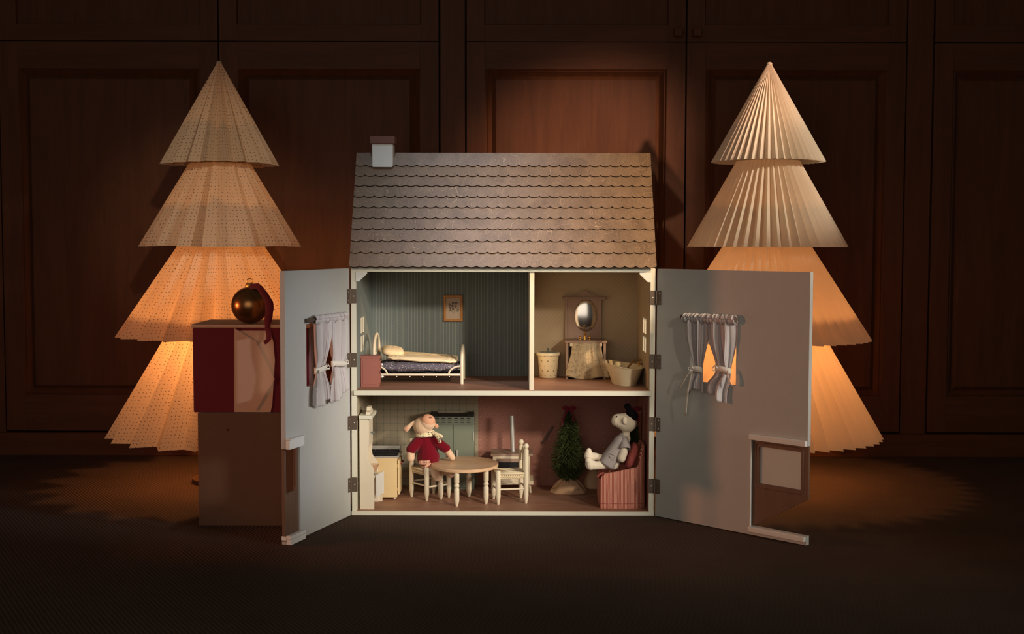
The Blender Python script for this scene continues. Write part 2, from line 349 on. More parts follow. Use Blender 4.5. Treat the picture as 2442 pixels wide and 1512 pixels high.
# ------------------------------------------------------------------ helpers: geometry
class MB:
    wn = False
    def __init__(s, X=None): s.v = []; s.f = []; s.mi = []; s.uv = []; s.X = X or Matrix.Identity(4); s.hasuv = False
    def add(s, vs, fs, mi=0, uvs=None):
        o = len(s.v); s.v += [s.X @ Vector(p) for p in vs]; s.f += [[i + o for i in f] for f in fs]; s.mi += [mi] * len(fs)
        if uvs: s.hasuv = True
        s.uv += uvs if uvs else [(p[0], p[2]) for p in vs]
        return s
    def bm(s, b, mi=0):
        b.verts.index_update()
        return s.add([v.co[:] for v in b.verts], [[v.index for v in f.verts] for f in b.faces], mi)
    def box(s, x0, x1, y0, y1, z0, z1, bev=0.0, mi=0, seg=2, X=None):
        b = bmesh.new(); bmesh.ops.create_cube(b, size=1)
        for v in b.verts:
            v.co = Vector(((x0+x1)/2 + v.co.x*(x1-x0), (y0+y1)/2 + v.co.y*(y1-y0), (z0+z1)/2 + v.co.z*(z1-z0)))
        if bev: s.wn = True; bmesh.ops.bevel(b, geom=list(b.edges), offset=bev, segments=seg, affect='EDGES', profile=0.5)
        if X: b.transform(X)
        s.bm(b, mi); b.free(); return s
    def grid(s, fn, nu, nv, mi=0, cu=False, cv=False, cap=False):   # fn(a, b) -> (point, uv or None)
        vs = []; uvs = []; fs = []; any_uv = False
        for j in range(nv + 1):
            for i in range(nu + 1):
                r = fn(i / nu, j / nv)
                if isinstance(r, tuple) and len(r) == 2: p, t = r; any_uv = True
                else: p, t = r, (i / nu, j / nv)
                vs.append(p); uvs.append(t)
        for j in range(nv):
            for i in range(nu):
                a = j*(nu+1)+i; fs.append([a, a+1, a+nu+2, a+nu+1])
        s.add(vs, fs, mi, uvs)
        if not any_uv: pass
        return s
    def lathe(s, c, prof, n=24, mi=0, sx=1.0, sy=1.0):              # closed where the profile reaches the axis
        vs = []; fs = []; c = Vector(c); ring = []
        for (r, z) in prof:
            if r <= 1e-7: ring.append([len(vs)]); vs.append(c + Vector((0, 0, z)))
            else:
                k = len(vs); ring.append(list(range(k, k+n)))
                for i in range(n): a = 2*PI*i/n; vs.append(c + Vector((r*sx*math.cos(a), r*sy*math.sin(a), z)))
        for A, B in zip(ring, ring[1:]):
            if len(A) == 1 and len(B) == 1: continue
            for i in range(n):
                j = (i+1) % n
                if len(A) == 1: fs.append([A[0], B[i], B[j]])
                elif len(B) == 1: fs.append([A[i], A[j], B[0]])
                else: fs.append([A[i], A[j], B[j], B[i]])
        return s.add(vs, fs, mi)
    def tube(s, pts, r, n=8, mi=0, closed=False, sq=1.0):
        pts = [Vector(p) for p in pts]; m = len(pts); R = r if isinstance(r, (list, tuple)) else [r]*m
        vs = []; fs = []; up = None
        for i, p in enumerate(pts):
            if closed: t = pts[(i+1) % m] - pts[i-1]
            else: t = pts[min(i+1, m-1)] - pts[max(i-1, 0)]
            t.normalize()
            if up is None: up = Vector((0, 0, 1)) if abs(t.z) < 0.9 else Vector((0, 1, 0))
            a = up - t * up.dot(t)
            if a.length < 1e-6: a = t.orthogonal()
            a.normalize(); up = a; bb = t.cross(a)
            for k in range(n):
                q = 2*PI*k/n; vs.append(p + a*(R[i]*math.cos(q)) + bb*(R[i]*sq*math.sin(q)))
        for i in range(m if closed else m-1):
            j = (i+1) % m
            for k in range(n): l = (k+1) % n; fs.append([i*n+k, i*n+l, j*n+l, j*n+k])
        if not closed: fs.append(list(range(n))[::-1]); fs.append([(m-1)*n+k for k in range(n)])
        return s.add(vs, fs, mi)
    def cyl(s, p0, p1, r0, r1=None, n=16, mi=0): return s.tube([p0, p1], [r0, r0 if r1 is None else r1], n, mi)
    def ball(s, c, r, n=16, mi=0):
        r = (r, r, r) if not hasattr(r, '__len__') else r
        b = bmesh.new(); bmesh.ops.create_uvsphere(b, u_segments=n, v_segments=max(6, n*2//3), radius=1)
        for v in b.verts: v.co = Vector((c[0]+v.co.x*r[0], c[1]+v.co.y*r[1], c[2]+v.co.z*r[2]))
        s.bm(b, mi); b.free(); return s
    def prism(s, pts, a, b, axis='y', mi=0, side_mi=None):          # a polygon pulled from a to b along an axis
        n = len(pts)
        def P(p, d): return {'y': (p[0], d, p[1]), 'x': (d, p[0], p[1]), 'z': (p[0], p[1], d)}[axis]
        vs = [P(p, a) for p in pts] + [P(p, b) for p in pts]
        s.add(vs, [list(range(n)), list(range(2*n-1, n-1, -1))], mi)
        s.v = s.v; o = len(s.v) - 2*n
        for i in range(n):
            j = (i+1) % n; s.f.append([o+i, o+j, o+n+j, o+n+i]); s.mi.append(mi if side_mi is None else side_mi)
        return s
    def plate(s, xs, zs, hole, y0, y1, mi=0):                       # a board with rectangular openings
        idx = {}; vs = []; fs = []
        def V(i, j, k):
            if (i, j, k) not in idx: idx[(i, j, k)] = len(vs); vs.append((xs[i], (y0, y1)[k], zs[j]))
            return idx[(i, j, k)]
        nx, nz = len(xs)-1, len(zs)-1
        sol = lambda i, j: 0 <= i < nx and 0 <= j < nz and not hole((xs[i]+xs[i+1])/2, (zs[j]+zs[j+1])/2)
        for i in range(nx):
            for j in range(nz):
                if not sol(i, j): continue
                fs.append([V(i,j,0), V(i+1,j,0), V(i+1,j+1,0), V(i,j+1,0)]); fs.append([V(i,j,1), V(i,j+1,1), V(i+1,j+1,1), V(i+1,j,1)])
                if not sol(i-1, j): fs.append([V(i,j,0), V(i,j+1,0), V(i,j+1,1), V(i,j,1)])
                if not sol(i+1, j): fs.append([V(i+1,j,0), V(i+1,j,1), V(i+1,j+1,1), V(i+1,j+1,0)])
                if not sol(i, j-1): fs.append([V(i,j,0), V(i,j,1), V(i+1,j,1), V(i+1,j,0)])
                if not sol(i, j+1): fs.append([V(i,j+1,0), V(i+1,j+1,0), V(i+1,j+1,1), V(i,j+1,1)])
        return s.add(vs, fs, mi)
    def puff(s, c, h, p=0.45, n=32, wob=0.0, freq=40, rot=None, mi=0, seed=0):  # a stuffed cushion shape
        rot = rot or Matrix.Identity(3); c = Vector(c); b = bmesh.new(); bmesh.ops.create_uvsphere(b, u_segments=n, v_segments=n*2//3, radius=1)
        sp = lambda x, e: math.copysign(abs(x)**e, x)
        for v in b.verts:
            q = v.co.copy(); xy = math.hypot(q.x, q.y); lat = math.atan2(q.z, xy); lon = math.atan2(q.y, q.x)
            x = sp(math.cos(lat), 0.8)*sp(math.cos(lon), p); y = sp(math.cos(lat), 0.8)*sp(math.sin(lon), p); z = sp(math.sin(lat), 0.8)
            w = wob*(math.sin(freq*x*h[0]*9+seed)*math.sin(freq*y*h[1]*11+seed*2)+0.6*math.sin(freq*1.9*(x*h[0]*7+y*h[1]*8)+seed*3))
            v.co = c + rot @ Vector((x*h[0], y*h[1], z*h[2] + w))
        s.bm(b, mi); b.free(); return s

OFF = {}
def link_mesh(name, me, parent, base=True):
    o = bpy.data.objects.new(name, me); COL.objects.link(o)
    xs = [v.co.x for v in me.vertices]; ys = [v.co.y for v in me.vertices]; zs = [v.co.z for v in me.vertices]
    c = Vector(((min(xs)+max(xs))/2, (min(ys)+max(ys))/2, min(zs) if base else (min(zs)+max(zs))/2))
    me.transform(Matrix.Translation(-c)); OFF[o.name] = c
    if parent: o.parent = parent; o.location = c - OFF[parent.name]
    else: o.location = c
    return o
def obj(name, mb, mat, parent=None, smooth=True, angle=35, kind=None, mods=()):
    me = bpy.data.meshes.new(name); me.from_pydata([tuple(v) for v in mb.v], [], mb.f)
    for m in (mat if isinstance(mat, (list, tuple)) else [mat]): me.materials.append(m)
    me.polygons.foreach_set('material_index', mb.mi)
    if mb.hasuv:
        ul = me.uv_layers.new(name='UVMap')
        for lp in me.loops: ul.data[lp.index].uv = mb.uv[lp.vertex_index]
    b = bmesh.new(); b.from_mesh(me); bmesh.ops.recalc_face_normals(b, faces=list(b.faces)); b.to_mesh(me); b.free()
    if smooth:
        me.polygons.foreach_set('use_smooth', [True]*len(me.polygons)); me.set_sharp_from_angle(angle=math.radians(angle))
    o = link_mesh(name, me, parent)
    for (t, kw) in mods:
        md = o.modifiers.new(t.lower(), t)
        for k, v in kw.items(): setattr(md, k, v)
    if mb.wn and smooth: w_ = o.modifiers.new('normals', 'WEIGHTED_NORMAL'); w_.keep_sharp = True
    if kind: o['kind'] = kind
    return o
def soft(name, items, mat, parent=None, voxel=0.0014, it=6):        # one stuffed, seamless body grown from limbs and lumps
    mb = MB()
    for q in items:
        if q[0] == 'c':
            p0, r0, p1, r1 = Vector(q[1]), q[2], Vector(q[3]), q[4]; n = max(2, int((p1-p0).length/(min(r0, r1)*0.35))+1)
            for k in range(n):
                f = k/(n-1); mb.ball(p0.lerp(p1, f), r0+(r1-r0)*f, 12)
        else:
            R = Euler(q[3] if len(q) > 3 else (0, 0, 0)).to_matrix(); t = MB(); t.ball((0, 0, 0), q[2], 18)
            mb.add([R @ v + Vector(q[1]) for v in t.v], t.f)
    me = bpy.data.meshes.new('tmp'); me.from_pydata([tuple(v) for v in mb.v], [], mb.f)
    o = bpy.data.objects.new('tmp', me); COL.objects.link(o)
    r = o.modifiers.new('r', 'REMESH'); r.mode = 'VOXEL'; r.voxel_size = voxel
    sm = o.modifiers.new('s', 'SMOOTH'); sm.factor = 0.5; sm.iterations = it
    dg = bpy.context.evaluated_depsgraph_get(); ev = o.evaluated_get(dg); res = bpy.data.meshes.new_from_object(ev)
    bpy.data.objects.remove(o); bpy.data.meshes.remove(me)
    res.name = name; res.materials.clear(); res.materials.append(mat)
    res.polygons.foreach_set('use_smooth', [True]*len(res.polygons))
    return link_mesh(name, res, parent)
def thing(name, label, cat, loc=(0, 0, 0), rotz=0.0, group=None, world=True):
    o = bpy.data.objects.new(name, None); COL.objects.link(o); o.location = loc; o.rotation_euler = (0, 0, rotz); o.empty_display_size = 0.02
    OFF[o.name] = Vector(loc) if world else Vector((0, 0, 0)); return tag(o, label, cat, group)
def tag(o, label, cat, group=None):
    o['label'] = label; o['category'] = cat
    if group: o['group'] = group
    return o
def lab(o, label): o['label'] = label; return o
def struct(name, mb, mat, parent=None, **k):
    o = obj(name, mb, mat, parent, **k)
    if parent is None: o['kind'] = 'structure'
    return o
def dup(o, parent=None):
    c = o.copy(); COL.objects.link(c)
    if parent: c.parent = parent
    OFF[c.name] = OFF.get(o.name, Vector())
    for ch in [x for x in bpy.data.objects if x.parent == o]: dup(ch, c)
    return c

# ================================================================== the room: carpet and the wall of cupboards
mb = MB(); mb.box(-3.2, 3.2, -3.6, 0.86, -0.03, 0.0); struct('floor', mb, M['carpet'], smooth=False)
YB = 0.86                                         # plane of the cupboard frame
def ux(u): return at(u, 330, YB).x
def vz(v): return at(1221, v, YB).z
ZJ, ZT = vz(100), 2.3                            # joint between lower and upper cupboards, top
mb = MB(); mb.box(-3.2, 3.2, YB + 0.03, YB + 0.06, 0, ZT); struct('wall_back', mb, M['cup_dark'], smooth=False)
kb = MB(); kb.box(-3.2, 3.2, YB - 0.02, YB + 0.03, 0, 0.07, 0.002); struct('baseboard_back', kb, M['cup_h'], smooth=False)
kn = [0]
def cup_door(x0, x1, z0, z1, stile, rail_b, rail_t, groove=True):
    kn[0] += 1; nm = 'door_%d' % kn[0]
    mb = MB(); mb.box(x0, x0+stile, YB-0.002, YB+0.022, z0, z1, 0.0012); mb.box(x1-stile, x1, YB-0.002, YB+0.022, z0, z1, 0.0012)
    d = struct(nm, mb, M['cup_v'], angle=30)
    r = MB(); r.box(x0+stile, x1-stile, YB-0.0015, YB+0.022, z0, z0+rail_b); struct('rail', r, M['cup_h'], d)
    r = MB(); r.box(x0+stile, x1-stile, YB-0.0015, YB+0.022, z1-rail_t, z1); struct('rail', r, M['cup_h'], d)
    a0, a1, b0, b1 = x0+stile, x1-stile, z0+rail_b, z1-rail_t
    # moulding: a stepped profile that runs round the opening
    prof = [(0.0, 0.0), (0.004, 0.004), (0.007, 0.002), (0.012, 0.008), (0.020, 0.016)] if groove else [(0.0, 0.0), (0.003, 0.010)]
    m = MB(); vs = []; fs = []
    for (i, dpt) in prof:
        for (x, z) in ((a0+i, b0+i), (a1-i, b0+i), (a1-i, b1-i), (a0+i, b1-i)): vs.append((x, YB+dpt, z))
    for k in range(len(prof)-1):
        for q in range(4): w = (q+1) % 4; fs.append([4*k+q, 4*k+w, 4*k+4+w, 4*k+4+q])
    m.add(vs, fs); struct('moulding', m, M['cup_v'], d, smooth=False)
    w = prof[-1][0]
    p = MB(); e = 0.008 if groove else 0.0
    if groove:
        p.box(a0+w, a1-w, YB+0.016, YB+0.03, b0+w, b1-w)
        vs = [(a0+w, YB+0.016, b0+w), (a1-w, YB+0.016, b0+w), (a1-w, YB+0.016, b1-w), (a0+w, YB+0.016, b1-w)]
        c = 0.012; vs += [(a0+w+c, YB+0.006, b0+w+c), (a1-w-c, YB+0.006, b0+w+c), (a1-w-c, YB+0.006, b1-w-c), (a0+w+c, YB+0.006, b1-w-c)]
        p.add(vs, [[0,1,5,4],[1,2,6,5],[2,3,7,6],[3,0,4,7],[4,5,6,7]])
    else: p.box(a0+0.003, a1-0.003, YB+0.010, YB+0.03, b0+0.003, b1-0.003)
    struct('panel', p, M['cup_v'], d, smooth=False)
    return d
U = 1.0
def row(u0, u1): return ux(u0), ux(u1)
doors = [(-579, -66), (1, 521), (524, 1045.5), (1112, 1632), (1635.5, 2156), (2224, 2745)]
posts = [(-63, -2), (1049.5, 1108), (2159.5, 2220)]
upper = []
for (a, b) in doors:
    x0, x1 = row(a, b)
    cup_door(x0, x1, 0.075, ZJ-0.0012, ux(1045)-ux(1000), ux(1045)-ux(960), vz(100)-vz(164))
for (a, b) in doors:
    x0, x1 = row(a, b); upper.append(cup_door(x0, x1, ZJ+0.0012, ZT, ux(1045)-ux(1003), vz(60)-vz(100), 0.10, groove=False))
for i, (a, b) in enumerate(posts):
    mb = MB(); mb.box(ux(a), ux(b), YB-0.001, YB+0.03, 0.07, ZT, 0.001); struct('trim_%d' % (i+1), mb, M['cup_v'], smooth=False)
for k, (d, u) in enumerate(((3, 1614.5), (4, 1659))):
    c = at(u, 78, YB-0.012); h = 0.0125
    kb = MB(); kb.box(c.x-h, c.x+h, YB-0.034, YB-0.016, c.z-h, c.z+h, 0.0025); kb.box(c.x-.006, c.x+.006, YB-0.018, YB-0.001, c.z-.006, c.z+.006)
    struct('knob', kb, M['cup_v'], upper[d])

# ================================================================== the doll's house
XL, XR = at(838.5, 930, 0).x, at(1561.5, 930, 0).x          # outer faces of the side walls
XC = (XL + XR) / 2; TW = 0.0118                              # wall thickness
ZF, ZM, ZE = 0.011, at(1221, 930.5, 0).z, at(1221, 641, 0).z   # ground floor, upper floor, eaves
ZMB = at(1221, 943, 0).z
YW = fl(1221, 897, ZM).y                                     # back wall
house = thing('dollhouse', "open wooden doll's house with scalloped brown roof, standing on the dark carpet", 'dollhouse', (XC, YW/2, 0))
XI0, XI1 = XL + TW, XR - TW
mb = MB(); mb.box(XL-0.001, XR+0.001, -0.004, YW+0.010, 0.001, ZF, 0.0012); obj('base_board', mb, M['cream'], house)
mb = MB(); mb.box(XI0, XI1, -0.001, YW, ZF, ZF+0.0012); obj('ground_floor', mb, M['plywood'], house, smooth=False)
ZF += 0.0012
mb = MB(); mb.box(XL+0.006, XR-0.006, -0.006, YW, ZMB, ZM-0.0012, 0.001); obj('middle_shelf', mb, M['cream'], house)
mb = MB(); mb.box(XI0, XI1, -0.0035, YW, ZM-0.0012, ZM); obj('upper_floor', mb, M['plywood'], house, smooth=False)
# side walls, each with a cut window; the window cross stays as bars
def ray_x(u, v, x):                                          # where the sight line of a pixel meets the wall plane x
    dx, dy, dz = ray(u, v); t = x/dx; return CY + dy*t, CZ + dz*t
wy0, wy1 = 0.085, 0.163
wz0, wz1 = 0.3865, 0.4715
def side_wall(x0, x1):
    X = Matrix(((0, 1, 0, 0), (1, 0, 0, 0), (0, 0, 1, 0), (0, 0, 0, 1)))
    ym, zm, h = (wy0+wy1)/2, (wz0+wz1)/2, 0.0032
    ys = [0.0, wy0, ym-h, ym+h, wy1, YW+0.009]; zs = [ZF-0.002, wz0, zm-h, zm+h, wz1, ZE]
    m = MB(X)
    m.plate(ys, zs, lambda y, z: wy0 < y < wy1 and wz0 < z < wz1 and abs(y-ym) > h and abs(z-zm) > h, x0, x1)
    return obj('side_wall', m, M['cream'], house, smooth=False)
side_wall(XL, XI0); side_wall(XI1, XR)
mb = MB(); mb.box(XI0, XI1, YW+0.0012, YW+0.009, ZF-0.002, ZE); obj('back_board', mb, M['cream'], house, smooth=False)
XP0, XP1 = at(1262.5, 800, 0.004).x, at(1274, 800, 0.004).x
mb = MB(); mb.box(XP0, XP1, 0.001, YW, ZM, at(1221, 650, 0).z, 0.0008); obj('partition_wall', mb, M['cream2'], house)
mb = MB(); mb.box(XI0, XI1, 0.0, YW, ZE-0.008, ZE+0.001, 0.0005); obj('ceiling_board', mb, M['cream'], house, smooth=False)
# wallpapers: thin sheets on back and side walls
def paper(name, mat, boxes):
    m = MB()
    for b in boxes: m.box(*b)
    return obj(name, m, mat, house, smooth=False)
e = 0.0007; ZC = ZE - 0.008
def side_paper(name, mat, xa, xb, z0, z1):
    X = Matrix(((0, 1, 0, 0), (1, 0, 0, 0), (0, 0, 1, 0), (0, 0, 0, 1))); m = MB(X)
    ym, zm, h = (wy0+wy1)/2, (wz0+wz1)/2, 0.0032
    if z1 > wz1: m.plate([0.014, wy0, ym-h, ym+h, wy1, YW], [z0, wz0, zm-h, zm+h, wz1, z1], lambda y, z: wy0 < y < wy1 and wz0 < z < wz1 and abs(y-ym) > h and abs(z-zm) > h, xa, xb)
    else: m.plate([0.014, YW], [z0, z1], lambda y, z: False, xa, xb)
    return obj(name, m, mat, house, smooth=False)
XK = at(1141, 1050, YW).x
lab(paper('wallpaper', M['stripe_paper'], [(XI0, XP0, YW, YW+0.0012, ZM, ZC)]), 'dusty blue wallpaper with fine pale stripes')
lab(paper('wallpaper', M['trellis'], [(XP1, XI1, YW, YW+0.0012, ZM, ZC)]), 'beige wallpaper with a fine diamond trellis')
lab(paper('wallpaper', M['check'], [(XI0, XK, YW, YW+0.0012, ZF, ZMB)]), 'beige wallpaper with a grey green check')
lab(paper('wallpaper', M['dot_paper'], [(XK, XI1, YW, YW+0.0012, ZF, ZMB)]), 'rose wallpaper with small pale dots')
lab(side_paper('wallpaper', M['stripe_paper'], XI0, XI0+e, ZM, ZC), 'dusty blue wallpaper with fine pale stripes')
lab(side_paper('wallpaper', M['trellis'], XI1-e, XI1, ZM, ZC), 'beige wallpaper with a fine diamond trellis')
lab(side_paper('wallpaper', M['check'], XI0, XI0+e, ZF, ZMB), 'beige wallpaper with a grey green check')
lab(side_paper('wallpaper', M['dot_paper'], XI1-e, XI1, ZF, ZMB), 'rose wallpaper with small pale dots')
# corner brackets under the eaves
for sgn, xi in ((1, XI0), (-1, XI1)):
    zt = ZC - 0.0004; zb = at(850, 672, 0).z
    pts = [(xi, zt), (xi+sgn*0.0265, zt), (xi+sgn*0.0265, zt-0.004), (xi+sgn*0.007, zb), (xi, zb)]
    m = MB(); m.prism(pts, -0.002, 0.010, 'y'); obj('corner_bracket', m, M['white'], house, smooth=False)

# ---- roof: boards with scalloped lower edges, overlapping like shingles
def roof_hit(v, P0, N):
    dx, dy, dz = ray(1200, v); d = Vector((dx, dy, dz)); o = Vector((0, CY, CZ)); t = (P0 - o).dot(N)/d.dot(N); return o + d*t
ye, ze = -0.020, at(1221, 640, -0.020).z
yr, zr = 0.137, at(1221, 366.5, 0.137).z
xe0, xe1 = at(832.5, 640, ye).x, at(1565.5, 640, ye).x
sl = Vector((0, yr-ye, zr-ze)); SL = sl.length; sl.normalize(); nrm = Vector((0, -sl.z, sl.y))
P0 = Vector((0, ye, ze))
fr = lambda v: (roof_hit(v, P0, nrm) - P0).dot(sl)
rowv = [366.5, 399.5, 423, 447, 473, 498, 524, 550, 578.5, 606.5, 639.5]
rs = [fr(v) for v in rowv]; rs[0] = SL; rs[-1] = 0.0
NS = 29; sw = (xe1 - xe0)/NS; dep = 0.0047
m = MB(); a = P0 - nrm*0.0005
def sp(x, s, n): q = P0 + sl*s + nrm*n; return (x, q.y, q.z)
m.add([sp(xe0, 0.004, -0.007), sp(xe1, 0.004, -0.007), sp(xe1, SL, -0.007), sp(xe0, SL, -0.007),
       sp(xe0, 0.004, -0.001), sp(xe1, 0.004, -0.001), sp(xe1, SL, -0.001), sp(xe0, SL, -0.001)],
      [[0,1,2,3],[4,5,6,7],[0,1,5,4],[1,2,6,5],[2,3,7,6],[3,0,4,7]])
obj('roof_board', m, M['roof'], house, smooth=False)
yb = YW + 0.022; zb_ = ZE - 0.006
m = MB(); m.prism([(yr, zr-0.0005), (yr+0.001, zr-0.012), (yb, zb_-0.012), (yb, zb_)], xe0, xe1, 'x'); obj('roof_board', m, M['roof'], house, smooth=False)
K = 8
for i in range(10):
    s1, s0 = rs[i], rs[i+1]; top = min(SL, s1 + (0.010 if i else 0)); m = MB()
    lift0, lift1, th = 0.0052, (0.0006 if i else 0.0030), 0.0040
    n_ = NS*K; lo = []; up_ = []
    for k in range(n_+1):
        x = xe0 + (xe1-xe0)*k/n_; ph = (k % K)/K; c = abs(2*ph-1); b = dep*(1-math.sqrt(max(0, 1-(0.93*c)**2)))/(1-math.sqrt(1-0.93**2))
        lo.append((x, s0 + b)); up_.append((x, top))
    vs = []
    for (x, s) in lo: f = (s-s0)/(top-s0); vs.append(sp(x, s, lift0+(lift1-lift0)*f))
    for (x, s) in up_: vs.append(sp(x, s, lift1))
    for (x, s) in lo: f = (s-s0)/(top-s0); vs.append(sp(x, s, lift0+(lift1-lift0)*f-th))
    for (x, s) in up_: vs.append(sp(x, s, lift1-th if lift1 > th else -0.0004))
    q = n_+1
    m.add(vs, [[k, k+1, q+k+1, q+k] for k in range(n_)] + [[2*q+k, 3*q+k, 3*q+k+1, 2*q+k+1] for k in range(n_)] + [[q+k, q+k+1, 3*q+k+1, 3*q+k] for k in range(n_)] + [[0, q, 3*q, 2*q], [n_, 2*q+n_, 3*q+n_, q+n_]])
    m.add([vs[k] for k in range(q)] + [vs[2*q+k] for k in range(q)], [[k, q+k, q+k+1, k+1] for k in range(n_)], 1)
    obj('shingle_course', m, [M['roof'], M['burnt']], house, smooth=False)
for xa, xb in ((XL+0.001, XI0), (XI1, XR-0.001)):
    m = MB(); m.prism([(0.004, ZE), (YW+0.006, ZE), (yr, zr-0.014)], xa, xb, 'x'); obj('gable', m, M['cream'], house, smooth=False)
# chimney on the front slope
q = roof_hit(400, P0 + nrm*0.005, nrm); yc = q.y - 0.0045
cx0, cx1 = at(886, 372, yc).x, at(936, 372, yc).x; ct0, cb0 = at(900, 343.5, yc).z, at(900, 400.5, yc).z
cd = 0.050; sl_k = sl.z/sl.y
cz_ = lambda y: min(zr, q.z + (y-q.y)*sl_k)
m = MB(); m.prism([(yc, cb0), (yc, ct0), (yc+cd, ct0), (yc+cd, zr-0.01), (yr, zr-0.003)], cx0, cx1, 'x')
ch = obj('chimney', m, M['white'], house, mods=[('BEVEL', dict(width=0.0022, segments=3))])
m = MB(); m.box(at(881, 335, yc-0.004).x, at(940.5, 335, yc-0.004).x, yc-0.0045, yc+cd+0.0045, ct0, at(900, 325, yc-0.004).z, 0.002); lab(obj('chimney_cap', m, M['chim_cap'], ch), 'brick brown cap board')

# ---- the two front panels, swung open
HL = Vector((XL - 0.003, -0.004, 0)); HR = Vector((XR + 0.0035, -0.004, 0))
eL = fl(685, 1302, 0.0); eR = fl(1831, 1283, 0.0)
def panel_frame(H, E, sign):
    d = (E - H); Lg = d.length; d.normalize(); n = Vector((-d.y, d.x, 0))*(-1 if sign < 0 else 1)
    if n.x*(-sign) < 0: n = -n
    return Matrix(((d.x, n.x, 0, H.x), (d.y, n.y, 0, H.y), (0, 0, 1, 0), (0, 0, 0, 1))), Lg, d
DL, LL, dL = panel_frame(HL, eL, -1); DR, LRcut, dR = panel_frame(HR, eR, 1)
LR = (XR - XL) - LL + 0.004
def su(u, H, d):                                             # distance along a panel seen at pixel column u
    k = (u - 1221)/F; k2 = k/1.0; return (H.x - k2*(H.y - CY)) / (k2*d.y - d.x)
sL = lambda u: su(u, HL, dL); sR = lambda u: su(u, HR, dR)
def zL(u, v): s_ = sL(u); return at(u, v, HL.y + dL.y*s_).z
def zR(u, v): s_ = sR(u); return at(u, v, HR.y + dR.y*s_).z
TD = 0.0115; DZ0, DZ1 = 0.0015, ZE + 0.0005
wl0, wl1 = sL(800), sL(729); wr0, wr1 = sR(1648), sR(1757.5)
wz_b, wz_t = zR(1757, 918.5), zR(1700, 768)
nl = sL(712); nz0, nz1 = zL(700, 1284), zL(712, 1062)
m = MB(DL); m.plate([0, wl0, wl1, nl, LL], [DZ0, nz0, nz1, wz_b, wz_t, DZ1],
    lambda s, z: (wl0 < s < wl1 and wz_b < z < wz_t) or (s > nl and nz0 < z < nz1), 0.0, -TD)
fpL = lab(obj('front_panel', m, M['panel'], house, smooth=False), 'pale grey front panel swung open to the left')
m = MB(DL); m.box(nl-0.001, LL+0.002, 0.0005, 0.011, nz1-0.0005, zL(712, 1041), 0.0012); m.box(nl-0.001, LL+0.001, 0.0, 0.013, zL(712, 1041), zL(712, 1041)+0.003, 0.001); obj('lintel', m, M['white'], fpL)
m = MB(DL); m.box(nl-0.002, LL+0.002, 0.0005, 0.012, DZ0, 0.013, 0.001); m.box(nl-0.002, LL+0.003, 0.0005, 0.012, 0.0134, 0.0215, 0.001); m.box(nl, LL+0.002, -TD, 0.0, 0.0215-0.002, nz0+0.0035) ; obj('door_sill', m, M['white'], fpL)
# the narrow door leaf in the notch, its window rounded at the inner corners
def rounded(x0, x1, z0, z1, r, left, right, n=6):
    pts = []
    def arc(cx, cz, a0): 
        for k in range(n+1): a = a0 + PI/2*k/n; pts.append((cx+r*math.cos(a), cz+r*math.sin(a)))
    if right: arc(x1-r, z1-r, 0)
    else: pts.append((x1, z1))
    if left: arc(x0+r, z1-r, PI/2); arc(x0+r, z0+r, PI)
    else: pts.append((x0, z1)); pts.append((x0, z0))
    if right: arc(x1-r, z0+r, 1.5*PI)
    else: pts.append((x1, z0))
    return pts
def leaf(mb, s0, s1, z0, z1, h, y0, y1):                     # a board around an opening polygon h (given in s, z)
    c = (sum(p[0] for p in h)/len(h), sum(p[1] for p in h)/len(h)); out = []
    for p in h:
        dx, dz = p[0]-c[0], p[1]-c[1]; k = 1e9
        if dx > 1e-9: k = min(k, (s1-c[0])/dx)
        if dx < -1e-9: k = min(k, (s0-c[0])/dx)
        if dz > 1e-9: k = min(k, (z1-c[1])/dz)
        if dz < -1e-9: k = min(k, (z0-c[1])/dz)
        out.append((c[0]+dx*k, c[1]+dz*k))
    ins = []; outs = []
    corners = [(s1, z1), (s0, z1), (s0, z0), (s1, z0)]
    n = len(h)
    for i in range(n):
        j = (i+1) % n; a, b = out[i], out[j]; ins.append(h[i]); outs.append(a)
        if abs(a[0]-b[0]) > 1e-7 and abs(a[1]-b[1]) > 1e-7:
            cc = min(corners, key=lambda q: abs(q[0]-a[0])+abs(q[1]-a[1])+abs(q[0]-b[0])+abs(q[1]-b[1])); ins.append(h[j]); outs.append(cc)
    n = len(ins); vs = [(p[0], y0, p[1]) for p in ins] + [(p[0], y0, p[1]) for p in outs] + [(p[0], y1, p[1]) for p in ins] + [(p[0], y1, p[1]) for p in outs]
    fs = []
    for i in range(n):
        j = (i+1) % n
        for q in ([i, j, n+j, n+i], [2*n+i, 3*n+i, 3*n+j, 2*n+j], [i, 2*n+i, 2*n+j, j], [n+i, n+j, 3*n+j, 3*n+i]):
            pts = {tuple(round(c, 7) for c in vs[t]) for t in q}
            if len(pts) >= 3: fs.append(q)
    mb.add(vs, fs); return mb
hw = rounded(sL(705), LL-0.004, zL(700, 1172), zL(700, 1066), 0.007, True, False)
m = MB(DL); leaf(m, nl+0.0006, LL+0.0005, nz0+0.0035, nz1-0.001, hw, -TD+0.001, -TD+0.0075)
lfL = lab(obj('entry_door', m, M['brown_door'], fpL, smooth=False), 'brown half of the entry door with a rounded window')
m = MB(DL); m.tube([(p[0], -TD+0.0078, p[1]) for p in hw], 0.0011, 6, closed=True); obj('window_bead', m, M['brown_door'], lfL)
